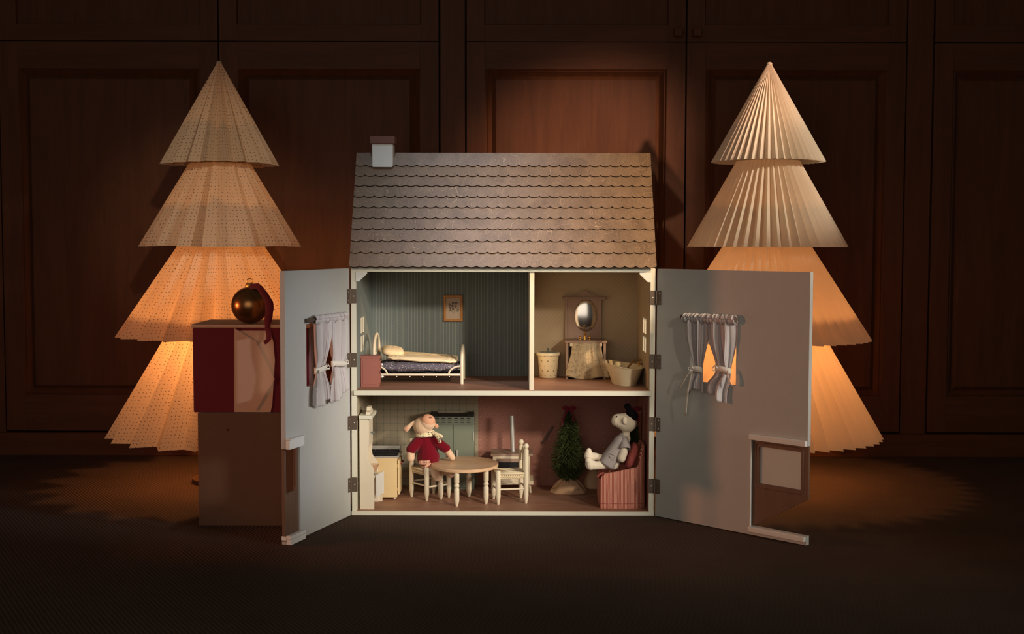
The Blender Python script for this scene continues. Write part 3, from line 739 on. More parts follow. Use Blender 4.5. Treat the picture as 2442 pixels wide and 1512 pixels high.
# right panel
ns = sR(1797); rz0, rz1 = zR(1797, 1253), zR(1797, 1046)
m = MB(DR); m.plate([0, wr0, wr1, ns, LR], [DZ0, rz0, rz1, wz_b, wz_t, DZ1],
    lambda s, z: (wr0 < s < wr1 and wz_b < z < wz_t) or (s > ns and rz0 < z < rz1), 0.0, -TD)
fpR = lab(obj('front_panel', m, M['panel'], house, smooth=False), 'grey front panel swung open to the right')
m = MB(DR); m.box(ns-0.001, LR, 0.0004, 0.010, rz1, zR(1797, 1033), 0.001); obj('lintel', m, M['white'], fpR)
m = MB(DR); m.box(ns-0.001, LR, 0.0004, 0.010, zR(1797, 1265), rz0, 0.0015); obj('door_sill', m, M['white'], fpR)
m = MB(DR); m.box(ns, ns+0.002, 0.0004, 0.004, rz0, rz1, 0.0006); obj('door_jamb', m, M['white'], fpR)
hr = rounded(sR(1812.5), LR-0.018, zR(1815, 1153), zR(1815, 1064), 0.003, True, True); hr2 = rounded(sR(1806.5), LR-0.012, zR(1815, 1162), zR(1815, 1055), 0.008, True, True)
m = MB(DR); leaf(m, ns+0.002, LR+0.0005, rz0+0.0005, rz1-0.0005, hr, -TD+0.001, -TD+0.0075)
lfR = lab(obj('entry_door', m, M['brown_door'], fpR, smooth=False), 'dark brown half of the entry door with a milky pane')
m = MB(DR); m.tube([(p[0], -TD+0.0078, p[1]) for p in hr2], 0.0013, 6, closed=True); obj('window_bead', m, M['brown_door'], lfR)
p0, p1 = sR(1812), LR-0.019
m = MB(DR); m.box(p0-.002, p1+.003, -TD-0.001, -TD+0.0006, zR(1815, 1153)-.002, zR(1815, 1064)+.002); obj('pane', m, M['pane'], fpR)
# hinges: a leaf on the post, a leaf on the panel, the barrel between
for zs in ((690, 724), (842, 876), (992, 1025), (1139, 1173)):
    for side in (-1, 1):
        H = HL if side < 0 else HR; X = DL if side < 0 else DR; xe = XL if side < 0 else XR
        zt, zb = at(1221, zs[0] + (2 if side > 0 else 0), 0).z, at(1221, zs[1] + (2 if side > 0 else 0), 0).z
        m = MB(); m.box(min(xe, xe-side*0.0135), max(xe, xe-side*0.0135), -0.0022, 0.0, zb, zt, 0.0005)
        m.tube([(xe+side*0.0015, -0.0035, zb), (xe+side*0.0015, -0.0035, zt)], 0.0022, 10)
        m2 = MB(X); m2.box(0.0005, 0.0135, 0.0003, 0.0018, zb, zt, 0.0004)
        m.v += m2.v; m.f += [[i + len(m.v) - len(m2.v) for i in f] for f in m2.f]; m.mi += m2.mi; m.uv += m2.uv
        h = obj('hinge', m, M['hinge'], house)
        sc_ = MB(); sc_.ball((xe-side*0.0068, -0.0026, (zb+zt)/2), (0.0017, 0.0008, 0.0017), 12)
        for f in (0.2, 0.8): q = X @ Vector((0.009, 0.0019, zb+(zt-zb)*f)); sc_.ball(q, 0.0011, 8)
        obj('screw', sc_, M['screw'], h)

# ---- curtain rods on the panels and the curtains that hang from them
ZRL, ZRR = zL(770, 759), zR(1700, 757.5)
def rod(X, s0, s1, z, fp):
    m = MB(X); m.cyl((s0, 0.0115, z), (s1, 0.0115, z), 0.0052, n=14)
    for s in (s0+0.008, s1-0.008): m.cyl((s, 0, z), (s, 0.011, z), 0.002, n=8)
    return lab(obj('curtain_rod', m, M['hinge'], fp), 'round wooden curtain rod')
rod(DL, sL(815), sL(724), ZRL, fpL); rod(DR, sR(1633), sR(1764), ZRR, fpR)
def smooth(a, b, t): t = max(0, min(1, (t-a)/(b-a))); return t*t*(3-2*t)
def curtain(X, z_rod, top, tie, bot, ztie, zbot, seed, label, group, tails):
    """top, tie, bot: the spans along the panel at rod, tie and hem; a gathered sleeve wraps the rod"""
    rnd = random.Random(seed); ph = [rnd.uniform(0, 6.28) for _ in range(6)]
    m = MB(X); z0 = z_rod - 0.006; bt = (z0-ztie)/(z0-zbot)
    def span(b):
        if b < bt: f = smooth(0.25, 1.0, b/bt); A, B = top, tie
        else: f = smooth(0.0, 0.75, (b-bt)/(1-bt)); A, B = tie, bot
        return A[0]+(B[0]-A[0])*f, A[1]+(B[1]-A[1])*f
    def cloth(a, b):
        s0, s1 = span(b); near = math.exp(-((b-bt)/0.10)**2)
        am = 0.0048*(1-near) + 0.0022
        fold = math.sin(a*2*PI*2.4+ph[0]+b*0.8) + 0.5*math.sin(a*2*PI*5.2+ph[1]-b*1.6)
        n = 0.0128 + am*fold + 0.006*smooth(bt, 1, b)*math.sin(a*PI)
        lowb = 0.012*math.sin(a*PI*1.1+ph[3])*smooth(bt, 1, b)
        s = s0+(s1-s0)*a + 0.0016*math.cos(a*2*PI*2.4+ph[0])
        return Vector((s, max(n, 0.0015), z0-(z0-zbot)*b + lowb)), (a, b)
    m.grid(cloth, 36, 40)
    def sleeve(a, b):
        ang = b*2*PI; q_ = a + .02*math.sin(a*17+ph[3]); g = math.sin(q_*2*PI*6.3+ph[2]+ang*0.5)+0.7*math.sin(q_*2*PI*13.7+ph[4]-ang*0.8)+.4*math.sin(q_*2*PI*23+ph[0])
        r = 0.0086 + 0.0011*g; k = 1.12 - .14*math.sin(ang)
        s = top[0]+(top[1]-top[0])*(a*1.02-0.01) + 0.002*math.sin(ang+ph[5])
        return Vector((s, 0.0125 + r*math.cos(ang)*0.98, z_rod + r*math.sin(ang)*k)), (a*1.0, b*0.25)
    m.grid(sleeve, 110, 16)
    c = obj('window_curtain', m, M['curtain'], None, angle=60, mods=[('SOLIDIFY', dict(thickness=0.0006))])
    tag(c, label, 'curtain', group)
    tm = MB(X); cs, hs = (tie[0]+tie[1])/2, abs(tie[1]-tie[0])/2+0.0016
    def band(a, b):
        g = a*2*PI; return Vector((cs+hs*math.cos(g), 0.0135+0.0098*math.sin(g), ztie+0.0065*(b-0.5)*2+0.0035*math.cos(g+ph[1])))
    tm.grid(band, 28, 2)
    for (ds, dz, tw, st) in tails:
        def strip(a, b): return Vector((cs+st*hs + ds*b + (0.006+.003*b)*(a-0.5)*math.cos(tw*b*.6), 0.019+0.006*math.sin(b*3+tw)+0.006*(a-0.5)*math.sin(tw*b+0.6), ztie - dz*b - 0.004*math.sin(b*PI) + 0.003*(a-.5)*tw))
        tm.grid(strip, 2, 12)
    def loop(a, b):
        g = a*2*PI; return Vector((cs - 0.7*hs + 0.0085*math.cos(g)*0.8, 0.023+0.003*math.sin(g*2), ztie+0.004+0.0055*math.sin(g)+0.0035*(b-.5)))
    tm.grid(loop, 20, 1)
    tb = obj('tie_band', tm, M['tie'], c, angle=60, mods=[('SOLIDIFY', dict(thickness=0.0006))])
    return c
G1, G2 = 'gathered curtains on the left front panel', 'gathered curtains on the right front panel'
curtain(DL, ZRL, (sL(735), sL(776)), (sL(738), sL(762)), (sL(731), sL(770)), zL(750, 880), zL(750, 955), 3, 'pale striped curtain on the left panel, the one farther from the hinges', G1, [(0.010, 0.045, 0.6, 0.9)])
curtain(DL, ZRL, (sL(774), sL(813)), (sL(778), sL(809)), (sL(772), sL(815)), zL(795, 868), zL(795, 944), 8, 'pale striped curtain on the left panel, nearest the hinges', G1, [(0.030, 0.050, 0.5, 0.8)])
curtain(DR, ZRR, (sR(1640), sR(1697)), (sR(1662), sR(1685)), (sR(1650), sR(1688)), zR(1670, 880), zR(1670, 936), 5, 'pale striped curtain on the right panel, nearest the hinges', G2, [(-0.036, 0.048, 0.7, -0.8), (-0.020, 0.108, 0.3, -0.6)])
curtain(DR, ZRR, (sR(1696), sR(1763)), (sR(1718), sR(1752)), (sR(1694), sR(1742)), zR(1735, 880), zR(1735, 950), 12, 'pale striped curtain on the right panel, the one farther from the hinges', G2, [(0.010, 0.034, 0.5, 0.9)])

# ================================================================== bedroom
# bed: bent metal tube, seen from its long side
byf, byb = fl(1100, 916, ZM).y, fl(1107, 903.5, ZM).y
bx0 = at(892, 880, byf).x; bx1 = at(1101.5, 880, byf).x
bed = thing('doll_bed', 'cream metal tube doll bed with arched ends against blue striped wall', 'bed', ((bx0+bx1)/2, (byf+byb)/2, ZM))
rail_z = at(1000, 894, byf).z
def arch(x, top, r):
    h = (byb-byf)/2; pts = [(x, byf, ZM)]; zc_ = top - h*0.78
    for k in range(17): a = PI - PI*k/16; pts.append((x, (byf+byb)/2 + h*math.cos(a), zc_ + h*0.78*math.sin(a)))
    pts.append((x, byb, ZM)); return MB().tube(pts, r, 10)
HBT, FBT = at(895, 797, (byf+byb)/2).z, at(1102, 825, (byf+byb)/2).z
hb = arch(bx0, HBT, 0.0041); hb.cyl((bx0, byf, at(900, 846, byf).z), (bx0, byb, at(900, 846, byf).z), 0.0024, n=10); obj('headboard', hb, M['cream2'], bed)
fb = arch(bx1, FBT, 0.0041); fb.cyl((bx1, byf, rail_z+0.03), (bx1, byb, rail_z+0.03), 0.0024, n=10); obj('footboard', fb, M['cream2'], bed)
for y, nm in ((byf, 0), (byb, 1)):
    r = MB(); r.cyl((bx0, y, rail_z), (bx1, y, rail_z), 0.0029, n=10)
    for xa, sg in ((bx0, 1), (bx1, -1)):
        pts = [(xa + sg*0.033*math.sin(a*PI/2/10), y, rail_z + 0.022*math.cos(a*PI/2/10)) for a in range(11)]
        r.tube([(xa, y, rail_z+0.0225)] + pts + [(xa+sg*0.033, y, rail_z)], 0.0023, 8)
    obj('side_rail', r, M['cream2'], bed)
for k in range(6):
    u = 915 + k*31.4; c = at(u, 898.5, byf-0.002); b = MB(); b.ball((c.x, byf-0.0025, c.z), 0.0014, 8); obj('rail_stud', b, M['white'], bed)
sb = MB(); sb.box(bx0+.003, bx1-.003, byf+.002, byb-.002, rail_z-.0015, rail_z+.001); obj('slat_base', sb, M['slot'], bed)
mz0 = rail_z+0.001
m = MB(); m.puff(((bx0+bx1)/2, (byf+byb)/2+0.002, mz0+0.016), ((bx1-bx0)/2-0.005, (byb-byf)/2-0.001, 0.016), 0.35, 64, 0.0022, 75)
tag(obj('mattress', m, M['navy'], None, angle=80), 'lumpy navy mattress with white sprigs on the cream bed', 'mattress')
qx0, qx1 = at(921, 850, byf).x, at(1090, 855, byf).x
m = MB(); m.puff(((qx0+qx1)/2, (byf+byb)/2-0.004, mz0+0.0375), ((qx1-qx0)/2, (byb-byf)/2-0.004, 0.0072), 0.22, 48, 0.0012, 30, Euler((0.04, 0.055, 0)).to_matrix(), seed=2)
tag(obj('quilt', m, M['quilt'], None, angle=80), 'cream padded quilt spread over the navy mattress', 'quilt')
m = MB(); c = at(936, 826, (byf+byb)/2); m.puff((c.x, (byf+byb)/2+0.004, mz0+0.0525), (0.0280, 0.034, 0.0115), 0.5, 40, 0.0005, 60, Euler((0.1, 0.10, 0.15)).to_matrix(), seed=4)
tag(obj('pillow', m, M['quilt'], None, angle=80), 'small cream pillow at the head of the bed', 'pillow')
# nightstand
ny = fl(880, 923, ZM).y; nx0, nx1 = at(859.5, 890, ny).x, at(905, 890, ny).x; nzt = at(880, 849.5, ny).z; nyb = ny+0.036
ns_ = thing('nightstand', 'dusty rose doll nightstand in front of the bed head', 'nightstand', ((nx0+nx1)/2, (ny+nyb)/2, ZM))
m = MB(); m.box(nx0+.001, nx1-.0015, ny+.0008, nyb, ZM, nzt-.006, .0006); m.box(nx0+.006, nx1-.006, ny, ny+.001, ZM+.006, nzt-.012, .0004); obj('body', m, M['pink_paint'], ns_)
m = MB(); m.box(nx0-.0005, nx1+.002, ny-.001, nyb+.001, nzt-.006, nzt, .0012); obj('top', m, M['pink_paint'], ns_)
for k in range(2):
    z0 = ZM+.008+k*.030; m = MB(); m.box(nx1-.0015, nx1+.001, ny+.004, nyb-.004, z0, z0+.026, .0006); d = obj('drawer', m, M['pink_paint'], ns_)
    m = MB(); m.ball((nx1+.0045, (ny+nyb)/2, z0+.015), .0033, 12); m.cyl((nx1, (ny+nyb)/2, z0+.015), (nx1+.003, (ny+nyb)/2, z0+.015), .0013, n=8); obj('knob', m, M['white'], d)
# picture on the striped wall
py = YW - 0.0015; A, B = at(1057.5, 704, py), at(1104, 767, py)
pic = thing('framed_picture', 'small honey wood frame with plum flower print on blue striped wall', 'picture', ((A.x+B.x)/2, YW-0.001, B.z))
m = MB(); ins = [(A.x+.0075, 0), ]
out_ = rounded(A.x, B.x, B.z, A.z, 0.003, True, True); fw = 0.0068
m.plate([A.x, A.x+fw, B.x-fw, B.x], [B.z, B.z+fw, A.z-fw, A.z], lambda x, z: A.x+fw < x < B.x-fw and B.z+fw < z < A.z-fw, YW-0.0062, YW-0.0002)
obj('frame', m, M['picture_frame'], pic, mods=[('BEVEL', dict(width=0.0016, segments=2, limit_method='ANGLE'))])
m = MB(); m.box(A.x+fw-.0005, B.x-fw+.0005, YW-0.0032, YW-0.0004, B.z+fw-.0005, A.z-fw+.0005); obj('print', m, M['paper_print'], pic, smooth=False)
def blob(mb, u, v, ru, rv, ang, y, n=9):
    c = at(u, v, y); k = 1/F*(y-CY); pts = []
    for i in range(n): a = 2*PI*i/n; x, z = ru*k*math.cos(a), rv*k*math.sin(a); pts.append((c.x+x*math.cos(ang)-z*math.sin(ang), c.z+x*math.sin(ang)+z*math.cos(ang)))
    mb.prism(pts, y, y+0.0003, 'y')
m = MB(); yp = YW-0.0035
for (u, v) in ((1072.5, 726.6), (1080.3, 723.4), (1088, 723.2), (1078.8, 730), (1086.2, 730.4), (1073.6, 734.2), (1080, 737.4)):
    for k in range(5): a = 2*PI*k/5+u; blob(m, u+2.1*math.cos(a), v+2.1*math.sin(a), 1.35, 0.95, -a, yp)
obj('flowers', m, M['plum'], pic, smooth=False)
m = MB()
for (u, v, a) in ((1073.5, 740.2, .45), (1076.6, 742.6, .8), (1092.3, 734, 1.3), (1092.8, 739.2, 0), (1090.2, 742.3, -.75), (1088.2, 737, -1.2)): blob(m, u, v, 2.5, .95, a, yp)
m.tube([at(1083.5, 740, yp), at(1082.6, 744.5, yp), at(1079.5, 748.5, yp)], 0.0003, 5)
obj('leaves', m, M['ink'], pic, smooth=False)

# ================================================================== bathroom
vy = fl(1400, 904, ZM).y; vb = YW - 0.001
x0, x1 = at(1350, 860, vy).x, at(1445, 860, vy).x; ctz = at(1400, 812, vy).z
van = thing('washstand', 'taupe washstand with oval mirror and sprigged curtain against beige wall', 'washstand', ((x0+x1)/2, (vy+vb)/2, ZM))
m = MB()
for xa in (x0, x1-.0062): m.box(xa, xa+.0062, vy, vb, ZM, ctz-.006, .0008)
m.box(x0+.006, x1-.006, vb-.003, vb, ZM+.004, ctz-.006); obj('cabinet_side', m, M['taupe'], van)
m = MB(); m.box(x0-.003, x1+.003, vy-.002, vb, ctz-.007, ctz, .001); obj('counter', m, M['taupe'], van)
mx0, mx1 = at(1347.5, 760, vb-.006).x, at(1433.5, 760, vb-.006).x; cz0 = at(1400, 707, vb-.012).z
m = MB(); m.box(mx0, mx1, vb-.006, vb, ctz, cz0-.004, .0006)
m.box(mx0, mx0+.006, vb-.0085, vb-.005, ctz, cz0-.004, .0006); m.box(mx1-.006, mx1, vb-.0085, vb-.005, ctz, cz0-.004, .0006)
mbk = obj('mirror_board', m, M['taupe'], van)
m = MB(); xa, xb = at(1340, 710, vb-.012).x, at(1447.5, 710, vb-.012).x; xc = (xa+xb)/2
m.box(xa, xb, vb-.016, vb, cz0-.0042, cz0-.001, .001); m.box(xa+.003, xb-.003, vb-.012, vb, cz0-.0085, cz0-.0042, .001)
zt = at(1400, 692, vb-.006).z; hh = zt-cz0; hwid = 0.043
prof = [(-1, 0), (-.82, .12), (-.62, .42), (-.42, .48), (-.28, .72), (-.12, .97), (0, 1)]
pts = [(xc+p*hwid, cz0-.001+q*hh) for p, q in prof] + [(xc-p*hwid, cz0-.001+q*hh) for p, q in prof[-2::-1]]
m.prism(pts, vb-.007, vb-.001, 'y'); obj('cornice', m, M['taupe'], van)
mc = at(1397, 752.5, vb-.008); k = (vb-CY)/F
m = MB(); b = bmesh.new(); bmesh.ops.create_uvsphere(b, u_segments=48, v_segments=32, radius=1)
for v in b.verts: v.co = Vector((mc.x+v.co.x*27*k, vb-.0062+min(0, v.co.y)*.0060, mc.z+v.co.z*38.5*k))
m.bm(b); b.free(); lab(obj('mirror', m, M['mirror'], van, angle=80), 'oval domed mirror')
m = MB(); fx = at(1395, 800, vy+.014).x; fyy = vy+.022
m.cyl((fx, fyy, ctz), (fx, fyy, ctz+.014), .0034, .0028, 12); m.tube([(fx, fyy, ctz+.011), (fx, fyy-.003, ctz+.019), (fx, fyy-.009, ctz+.020), (fx, fyy-.012, ctz+.015)], .0027, 10); obj('faucet', m, M['gold'], van)
for u in (1383.5, 1406):
    xk = at(u, 800, fyy).x; m = MB(); m.cyl((xk, fyy, ctz), (xk, fyy, ctz+.004), .002, n=10); m.ball((xk, fyy, ctz+.0062), .0036, 12); obj('tap_knob', m, M['gold'], van)
for u in (1362.5, 1432.5):
    c = at(u, 821, vy); m = MB(); m.box(c.x-.0036, c.x+.0036, vy-.0015, vy+.004, c.z-.0048, c.z+.0048, .0005); obj('rod_block', m, M['pale_wood'], van)
ck = [random.uniform(0, 6) for _ in range(3)]
u0t, u1t, u0b, u1b = 1364, 1434, 1349.5, 1452
ztop, zbt = at(1400, 817, vy).z, ZM+.001
def sk(a, b):
    w = smooth(0, 1, b)**1.4; u = (u0t+(u1t-u0t)*a)*(1-w) + (u0b+(u1b-u0b)*a)*w
    f = math.sin(a*2*PI*3.3+ck[0]) + .5*math.sin(a*2*PI*8+ck[1])*(1-b)
    y = vy+.0005-.009*w + (.0013+.0022*b)*f
    z = ztop + (zbt + .006*(1-math.sin(a*PI*.9+.2)) + .003*math.sin(a*9+1) - ztop)*b
    return Vector((at(u, 850, vy).x, y, max(z, ZM+.0006))), (a, b)
m = MB(); m.grid(sk, 60, 20); obj('skirt_curtain', m, M['floral'], van, angle=70, mods=[('SOLIDIFY', dict(thickness=0.0006))])
# lidded bin
bc = Vector((at(1308, 870, .25).x, min(fl(1308, 902, ZM).y+.022, YW-.033), ZM)); 
bc.x = at(1307.5, 870, bc.y).x
rt = 25.5*(bc.y-CY)/F; rb = 20.5*(bc.y-CY)/F; bh = at(1308, 845, bc.y-.02).z-ZM
bn = thing('lidded_bin', 'cream enamel bin with brown spots and slate blue lid, by the partition', 'bin', bc)
m = MB(); m.lathe(bc, [(0, 0), (rb-.002, 0), (rb, .002), (rt, bh), (rt-.001, bh), (0, bh)], 40); obj('pail', m, M['bin'], bn, angle=50)
m = MB(); m.lathe(bc, [(rt-.001, bh-.004), (rt+.003, bh-.0035), (rt+.0038, bh+.002), (rt+.002, bh+.0045), (rt-.002, bh+.0045), (rt-.003, bh+.003)], 40); obj('rim', m, M['enamel'], bn, angle=60)
m = MB(); m.lathe(bc, [(0, bh+.0025), (rt-.0025, bh+.0025), (rt-.004, bh+.005), (0, bh+.0065)], 40)
ld = lab(obj('lid', m, M['blue_knob'], bn, angle=50), 'slate blue lid'); m = MB(); m.lathe(bc, [(.0015, bh+.006), (.0015, bh+.009), (.0037, bh+.011), (.0037, bh+.0135), (0, bh+.016)], 16); obj('lid_knob', m, M['blue_knob'], ld)
# bath tub
tyf = fl(1492, 921, ZM).y; ryf, ryb = fl(1490, 882, ZM+.042).y, fl(1490, 861, ZM+.046).y; tc = Vector((at(1489, 900, (ryf+ryb)/2).x, max((ryf+ryb)/2, tyf+.034), ZM)); kk = (tc.y-CY)/F; ryh = (ryb-ryf)/2; print('tub', tyf, ryf, ryb)
tub = thing('bathtub', 'cream slipper bathtub with a coiled hose, beside the right wall window', 'bathtub', tc)
rim = lambda g: .0415 + .011*smooth(.0, 1, (1-math.cos(g))/2)**2
def tubf(a, b):
    g = a*2*PI; rx, ry = 47.5*kk, ryh/1.04; bxr, byr = 26*kk, max(.02, tc.y-tyf-.002)
    z1 = rim(g)
    P = [(0, 0, 0), (.75, 0, 0), (1, 0, .0015), (1, .14, .006), (1, .45, .4), (1, .76, .8), (1, .90, .965), (1, 1.04, .99), (1, 1.06, 1.02), (1, .99, 1.03), (1, .90, 1.0), (1, .72, .8), (1, .4, .4), (1, .1, .14), (.8, 0, .10), (0, 0, .10)]
    i = min(int(b*15+1e-6), 14); f = b*15-i; p0, p1 = P[i], P[i+1]; sc_, w, h = [p0[j]+(p1[j]-p0[j])*f for j in range(3)]
    X = (bxr+(rx-bxr)*w)*sc_; Y = (byr+(ry-byr)*w)*sc_
    if math.cos(g) < -.6 and w > .5: X *= 1+.05*(-math.cos(g)-.6)/.4*w
    h = h*z1 if i >= 2 else h
    return Vector((tc.x+X*math.cos(g), tc.y+Y*math.sin(g), ZM+h))
m = MB(); m.grid(tubf, 48, 15); obj('tub_shell', m, M['enamel'], tub, angle=40)
hz = ZM+.046; pts = []
for (u, v, y) in ((1496, 878, -.004), (1504, 868, .004), (1512, 860, .012), (1521, 857.5, .016), (1530, 858, .014), (1533.5, 862, .008), (1532, 867, .002), (1526, 867.5, .0)):
    q = at(u, v, tc.y+y); pts.append(q)
def sm_path(pts, n=5):
    o = []
    for i in range(len(pts)-1):
        p0, p1, p2, p3 = pts[max(i-1, 0)], pts[i], pts[i+1], pts[min(i+2, len(pts)-1)]
        for k in range(n): t = k/n; o.append(.5*((2*p1)+(p2-p0)*t+(2*p0-5*p1+4*p2-p3)*t*t+(3*p1-p0-3*p2+p3)*t**3))
    return o+[pts[-1]]
m = MB(); m.tube(sm_path(pts), .0025, 8); obj('shower_hose', m, M['hose'], tub)
q = at(1523, 868, tc.y); m = MB(); m.cyl((q.x, q.y, q.z-.005), (q.x, q.y, q.z+.005), .0018, n=10); m.cyl((q.x, q.y, q.z-.005), (q.x, q.y, q.z-.002), .0028, n=10); m.cyl((q.x, q.y, q.z+.003), (q.x, q.y, q.z+.005), .0026, n=10); lab(obj('tap_fitting', m, M['gold'], tub), 'small brass tap')
q = at(1473, 871, tc.y+.012); m = MB(); m.ball((q.x, q.y, q.z), (.0088, .009, .0098), 20)  # a pale cream ball set inside the tub
tag(obj('bath_orb', m, M['orb'], None, angle=80), 'round cream orb inside the bathtub', 'orb')

# ================================================================== kitchen and parlour (ground floor)
# hutch standing against the left wall, facing right; its side panel faces us
hy = fl(875, 1216, ZF).y; hyb = hy + 0.098
hx0, hx1 = at(858.5, 1180, hy).x, at(893, 1180, hy).x; hxu = at(878.5, 1050, hy).x
hzt = at(870, 1000.5, hy).z; hsh = at(890, 1122, hy).z
hut = thing('kitchen_hutch', 'tall cream kitchen hutch seen from its side at the left wall', 'hutch', ((hx0+hx1)/2, (hy+hyb)/2, ZF))
def hprof():
    pts = [(hx0, ZF), (hx1, ZF), (hx1, hsh-.004)]
    zA, zB = hsh, at(880, 1096, hy).z
    for k in range(7): t = k/6; pts.append((hx1-.001-(hx1-hxu)*(.5-.5*math.cos(PI*t))*1.0, zA+(zB-zA)*t))
    for k in range(1, 5): t = k/4; pts.append((hxu-.002+.002*t, zB+(at(880, 1070, hy).z-zB)*t))
    return pts + [(hxu, hzt), (hx0, hzt)]
for ya in (hy, hyb-.007):
    m = MB(); m.prism(hprof(), ya, ya+.007, 'y'); obj('side_panel', m, M['cream2'], hut, angle=30, mods=[('BEVEL', dict(width=.0006, segments=2, limit_method='ANGLE'))])
m = MB(); m.box(hx0, hx0+.003, hy+.007, hyb-.007, ZF+.01, hzt); obj('back_panel', m, M['cream2'], hut, smooth=False)
hcz = at(890, 1131, hy+.05).z
m = MB(); m.box(hx0+.003, hx1-.001, hy+.007, hyb-.007, hcz-.005, hcz, .0006); obj('counter', m, M['cream2'], hut)
m = MB(); m.box(hx0-.001, at(887, 996, hy-.003).x, hy-.004, hyb+.004, hzt, at(870, 992, hy-.004).z, .0008); cor = obj('cornice', m, M['cream'], hut)
ctop = at(870, 992, hy-.004).z; ym = (hy+hyb)/2
m = MB(); m.prism([(ym-.034, ctop), (ym-.034, ctop+.006), (ym-.016, ctop+.008), (ym-.012, ctop+.016), (ym+.012, ctop+.016), (ym+.016, ctop+.008), (ym+.034, ctop+.006), (ym+.034, ctop)], at(876.5, 980, ym).x, at(886, 980, ym).x, 'x'); obj('crest', m, M['cream2'], hut)
m = MB(); m.box(hxu-.0015, hxu+.0015, hy+.008, ym-.0005, at(885, 1068, hy).z, hzt-.003, .0005); m.box(hxu-.0015, hxu+.0015, ym+.0005, hyb-.008, at(885, 1068, hy).z, hzt-.003, .0005); ud = obj('upper_door', m, M['cream2'], hut)
q = at(888.5, 1032.5, ym-.012); m = MB(); m.cyl((hxu+.001, ym-.008, q.z), (hxu+.007, ym-.008, q.z), .0012, n=8); m.ball((hxu+.008, ym-.008, q.z), .0034, 12); lab(obj('knob', m, M['blue_knob'], ud), 'small slate blue knob')
# lower door, left ajar, and the bottom rail with a foot
zl0, zl1 = at(904, 1183, .06).z, at(904, 1130, .06).z
dm = Matrix.Translation((hx1-.001, hy+.045, 0)) @ Matrix.Rotation(math.radians(38), 4, 'Z')
m = MB(dm); m.box(0, .0030, 0, .042, zl0, zl1, .0006); m.box(.003, .0038, .006, .036, zl0+.006, zl1-.006, .0003)
m = MB()
pa, pb = at(896, 1150, hy+.03), at(914, 1150, hy+.085); ddx = Vector((pb.x-pa.x, pb.y-pa.y, 0)); dl = ddx.length; ddx.normalize()
X = Matrix(((ddx.x, ddx.y, 0, pa.x), (ddx.y, -ddx.x, 0, pa.y), (0, 0, 1, 0), (0, 0, 0, 1)))
m = MB(X); m.box(0, dl, 0, .003, zl0, zl1, .0005); m.box(.005, dl-.005, .003, .0036, zl0+.006, zl1-.006, .0002); obj('lower_door', m, M['white'], hut)
q = fl(901, 1196, ZF); m = MB(); m.box(hx1-.004, hx1+.010, q.y-.003, q.y+.003, ZF, ZF+.017, .0006); obj('foot', m, M['cream2'], hut)
# bowl on the hutch counter
bq = at(898, 1129, hy+.050); bl = thing('glass_bowl', 'peach glass bowl with blue base on the hutch counter', 'bowl', (hx1-.010, hy+.046, hcz)); bq = OFF[bl.name]
m = MB(); m.lathe(bq, [(.006, .006), (.010, .010), (.0165, .0245), (.0175, .0245), (.0115, .009), (.006, .0052)], 28); obj('cup', m, M['bowl_glass'], bl, angle=60)
m = MB(); m.lathe(bq, [(0, 0), (.0075, 0), (.0075, .0015), (.006, .0045), (0, .0052)], 24); lab(obj('foot_ring', m, M['bowl_blue'], bl), 'blue glass foot')
# stove
sy = fl(920, 1188.5, ZF+.0045).y; syb = sy+.082; sx1 = at(947.5, 1150, sy).x; sx0 = XI0+.0015; szt = at(920, 1093, sy).z
st = thing('toy_stove', 'cream toy stove with steel hob behind the hutch', 'stove', ((sx0+sx1)/2, (sy+syb)/2, ZF))
m = MB(); m.box(sx0, sx1, sy, syb, ZF+.006, szt, .0012); body = obj('body', m, M['stove'], st)
for (ya, yb2) in ((sy+.003, (sy+syb)/2-.001), ((sy+syb)/2+.001, syb-.003)):
    m = MB(); m.box(sx1+.0012, sx1+.006, ya, yb2, ZF+.012, szt-.006, .0015); m.box(sx1-.001, sx1+.003, ya+.002, ya+.006, ZF+.022, ZF+.030); m.box(sx1-.001, sx1+.003, ya+.002, ya+.006, szt-.024, szt-.016)
    d = obj('oven_door', m, M['stove'], st); m = MB(); m.ball((sx1+.0085, yb2-.006, szt-.02), .0026, 10); obj('knob', m, M['crimson'], d)
m = MB(); m.box(sx0, sx1+.005, sy-.002, syb+.001, szt, szt+.0045, .001); obj('hob', m, M['steel'], st)
m = MB()
for cy_ in (sy+.024, sy+.058):
    for cx_ in (sx0+.022, sx0+.060):
        m.tube([(cx_+.011*math.cos(a*PI/8), cy_+.011*math.sin(a*PI/8), szt+.0065) for a in range(16)], .0016, 6, closed=True)
        for a in (0, PI/2): m.cyl((cx_-.017*math.cos(a), cy_-.015*math.sin(a), szt+.009), (cx_+.017*math.cos(a), cy_+.015*math.sin(a), szt+.009), .0014, n=6)
    m.box(sx0+.003, sx1-.001, cy_-.016, cy_-.014, szt+.006, szt+.010); m.box(sx0+.003, sx1-.001, cy_+.014, cy_+.016, szt+.006, szt+.010)
m.box(sx0+.002, sx1, sy+.006, syb-.004, szt+.0045, szt+.0052); obj('pan_rest', m, M['black'], st)
m = MB(); m.box(sx0, sx1+.003, syb-.003, syb+.002, szt+.0045, szt+.018, .001); obj('splashback', m, M['steel'], st)
for (xa, ya) in ((sx1-.007, sy+.007), (sx1-.007, syb-.007), (sx0+.007, sy+.007), (sx0+.007, syb-.007)):
    m = MB(); m.ball((xa, ya, ZF+.0034), .0034, 10); obj('foot', m, M['cream2'], st)
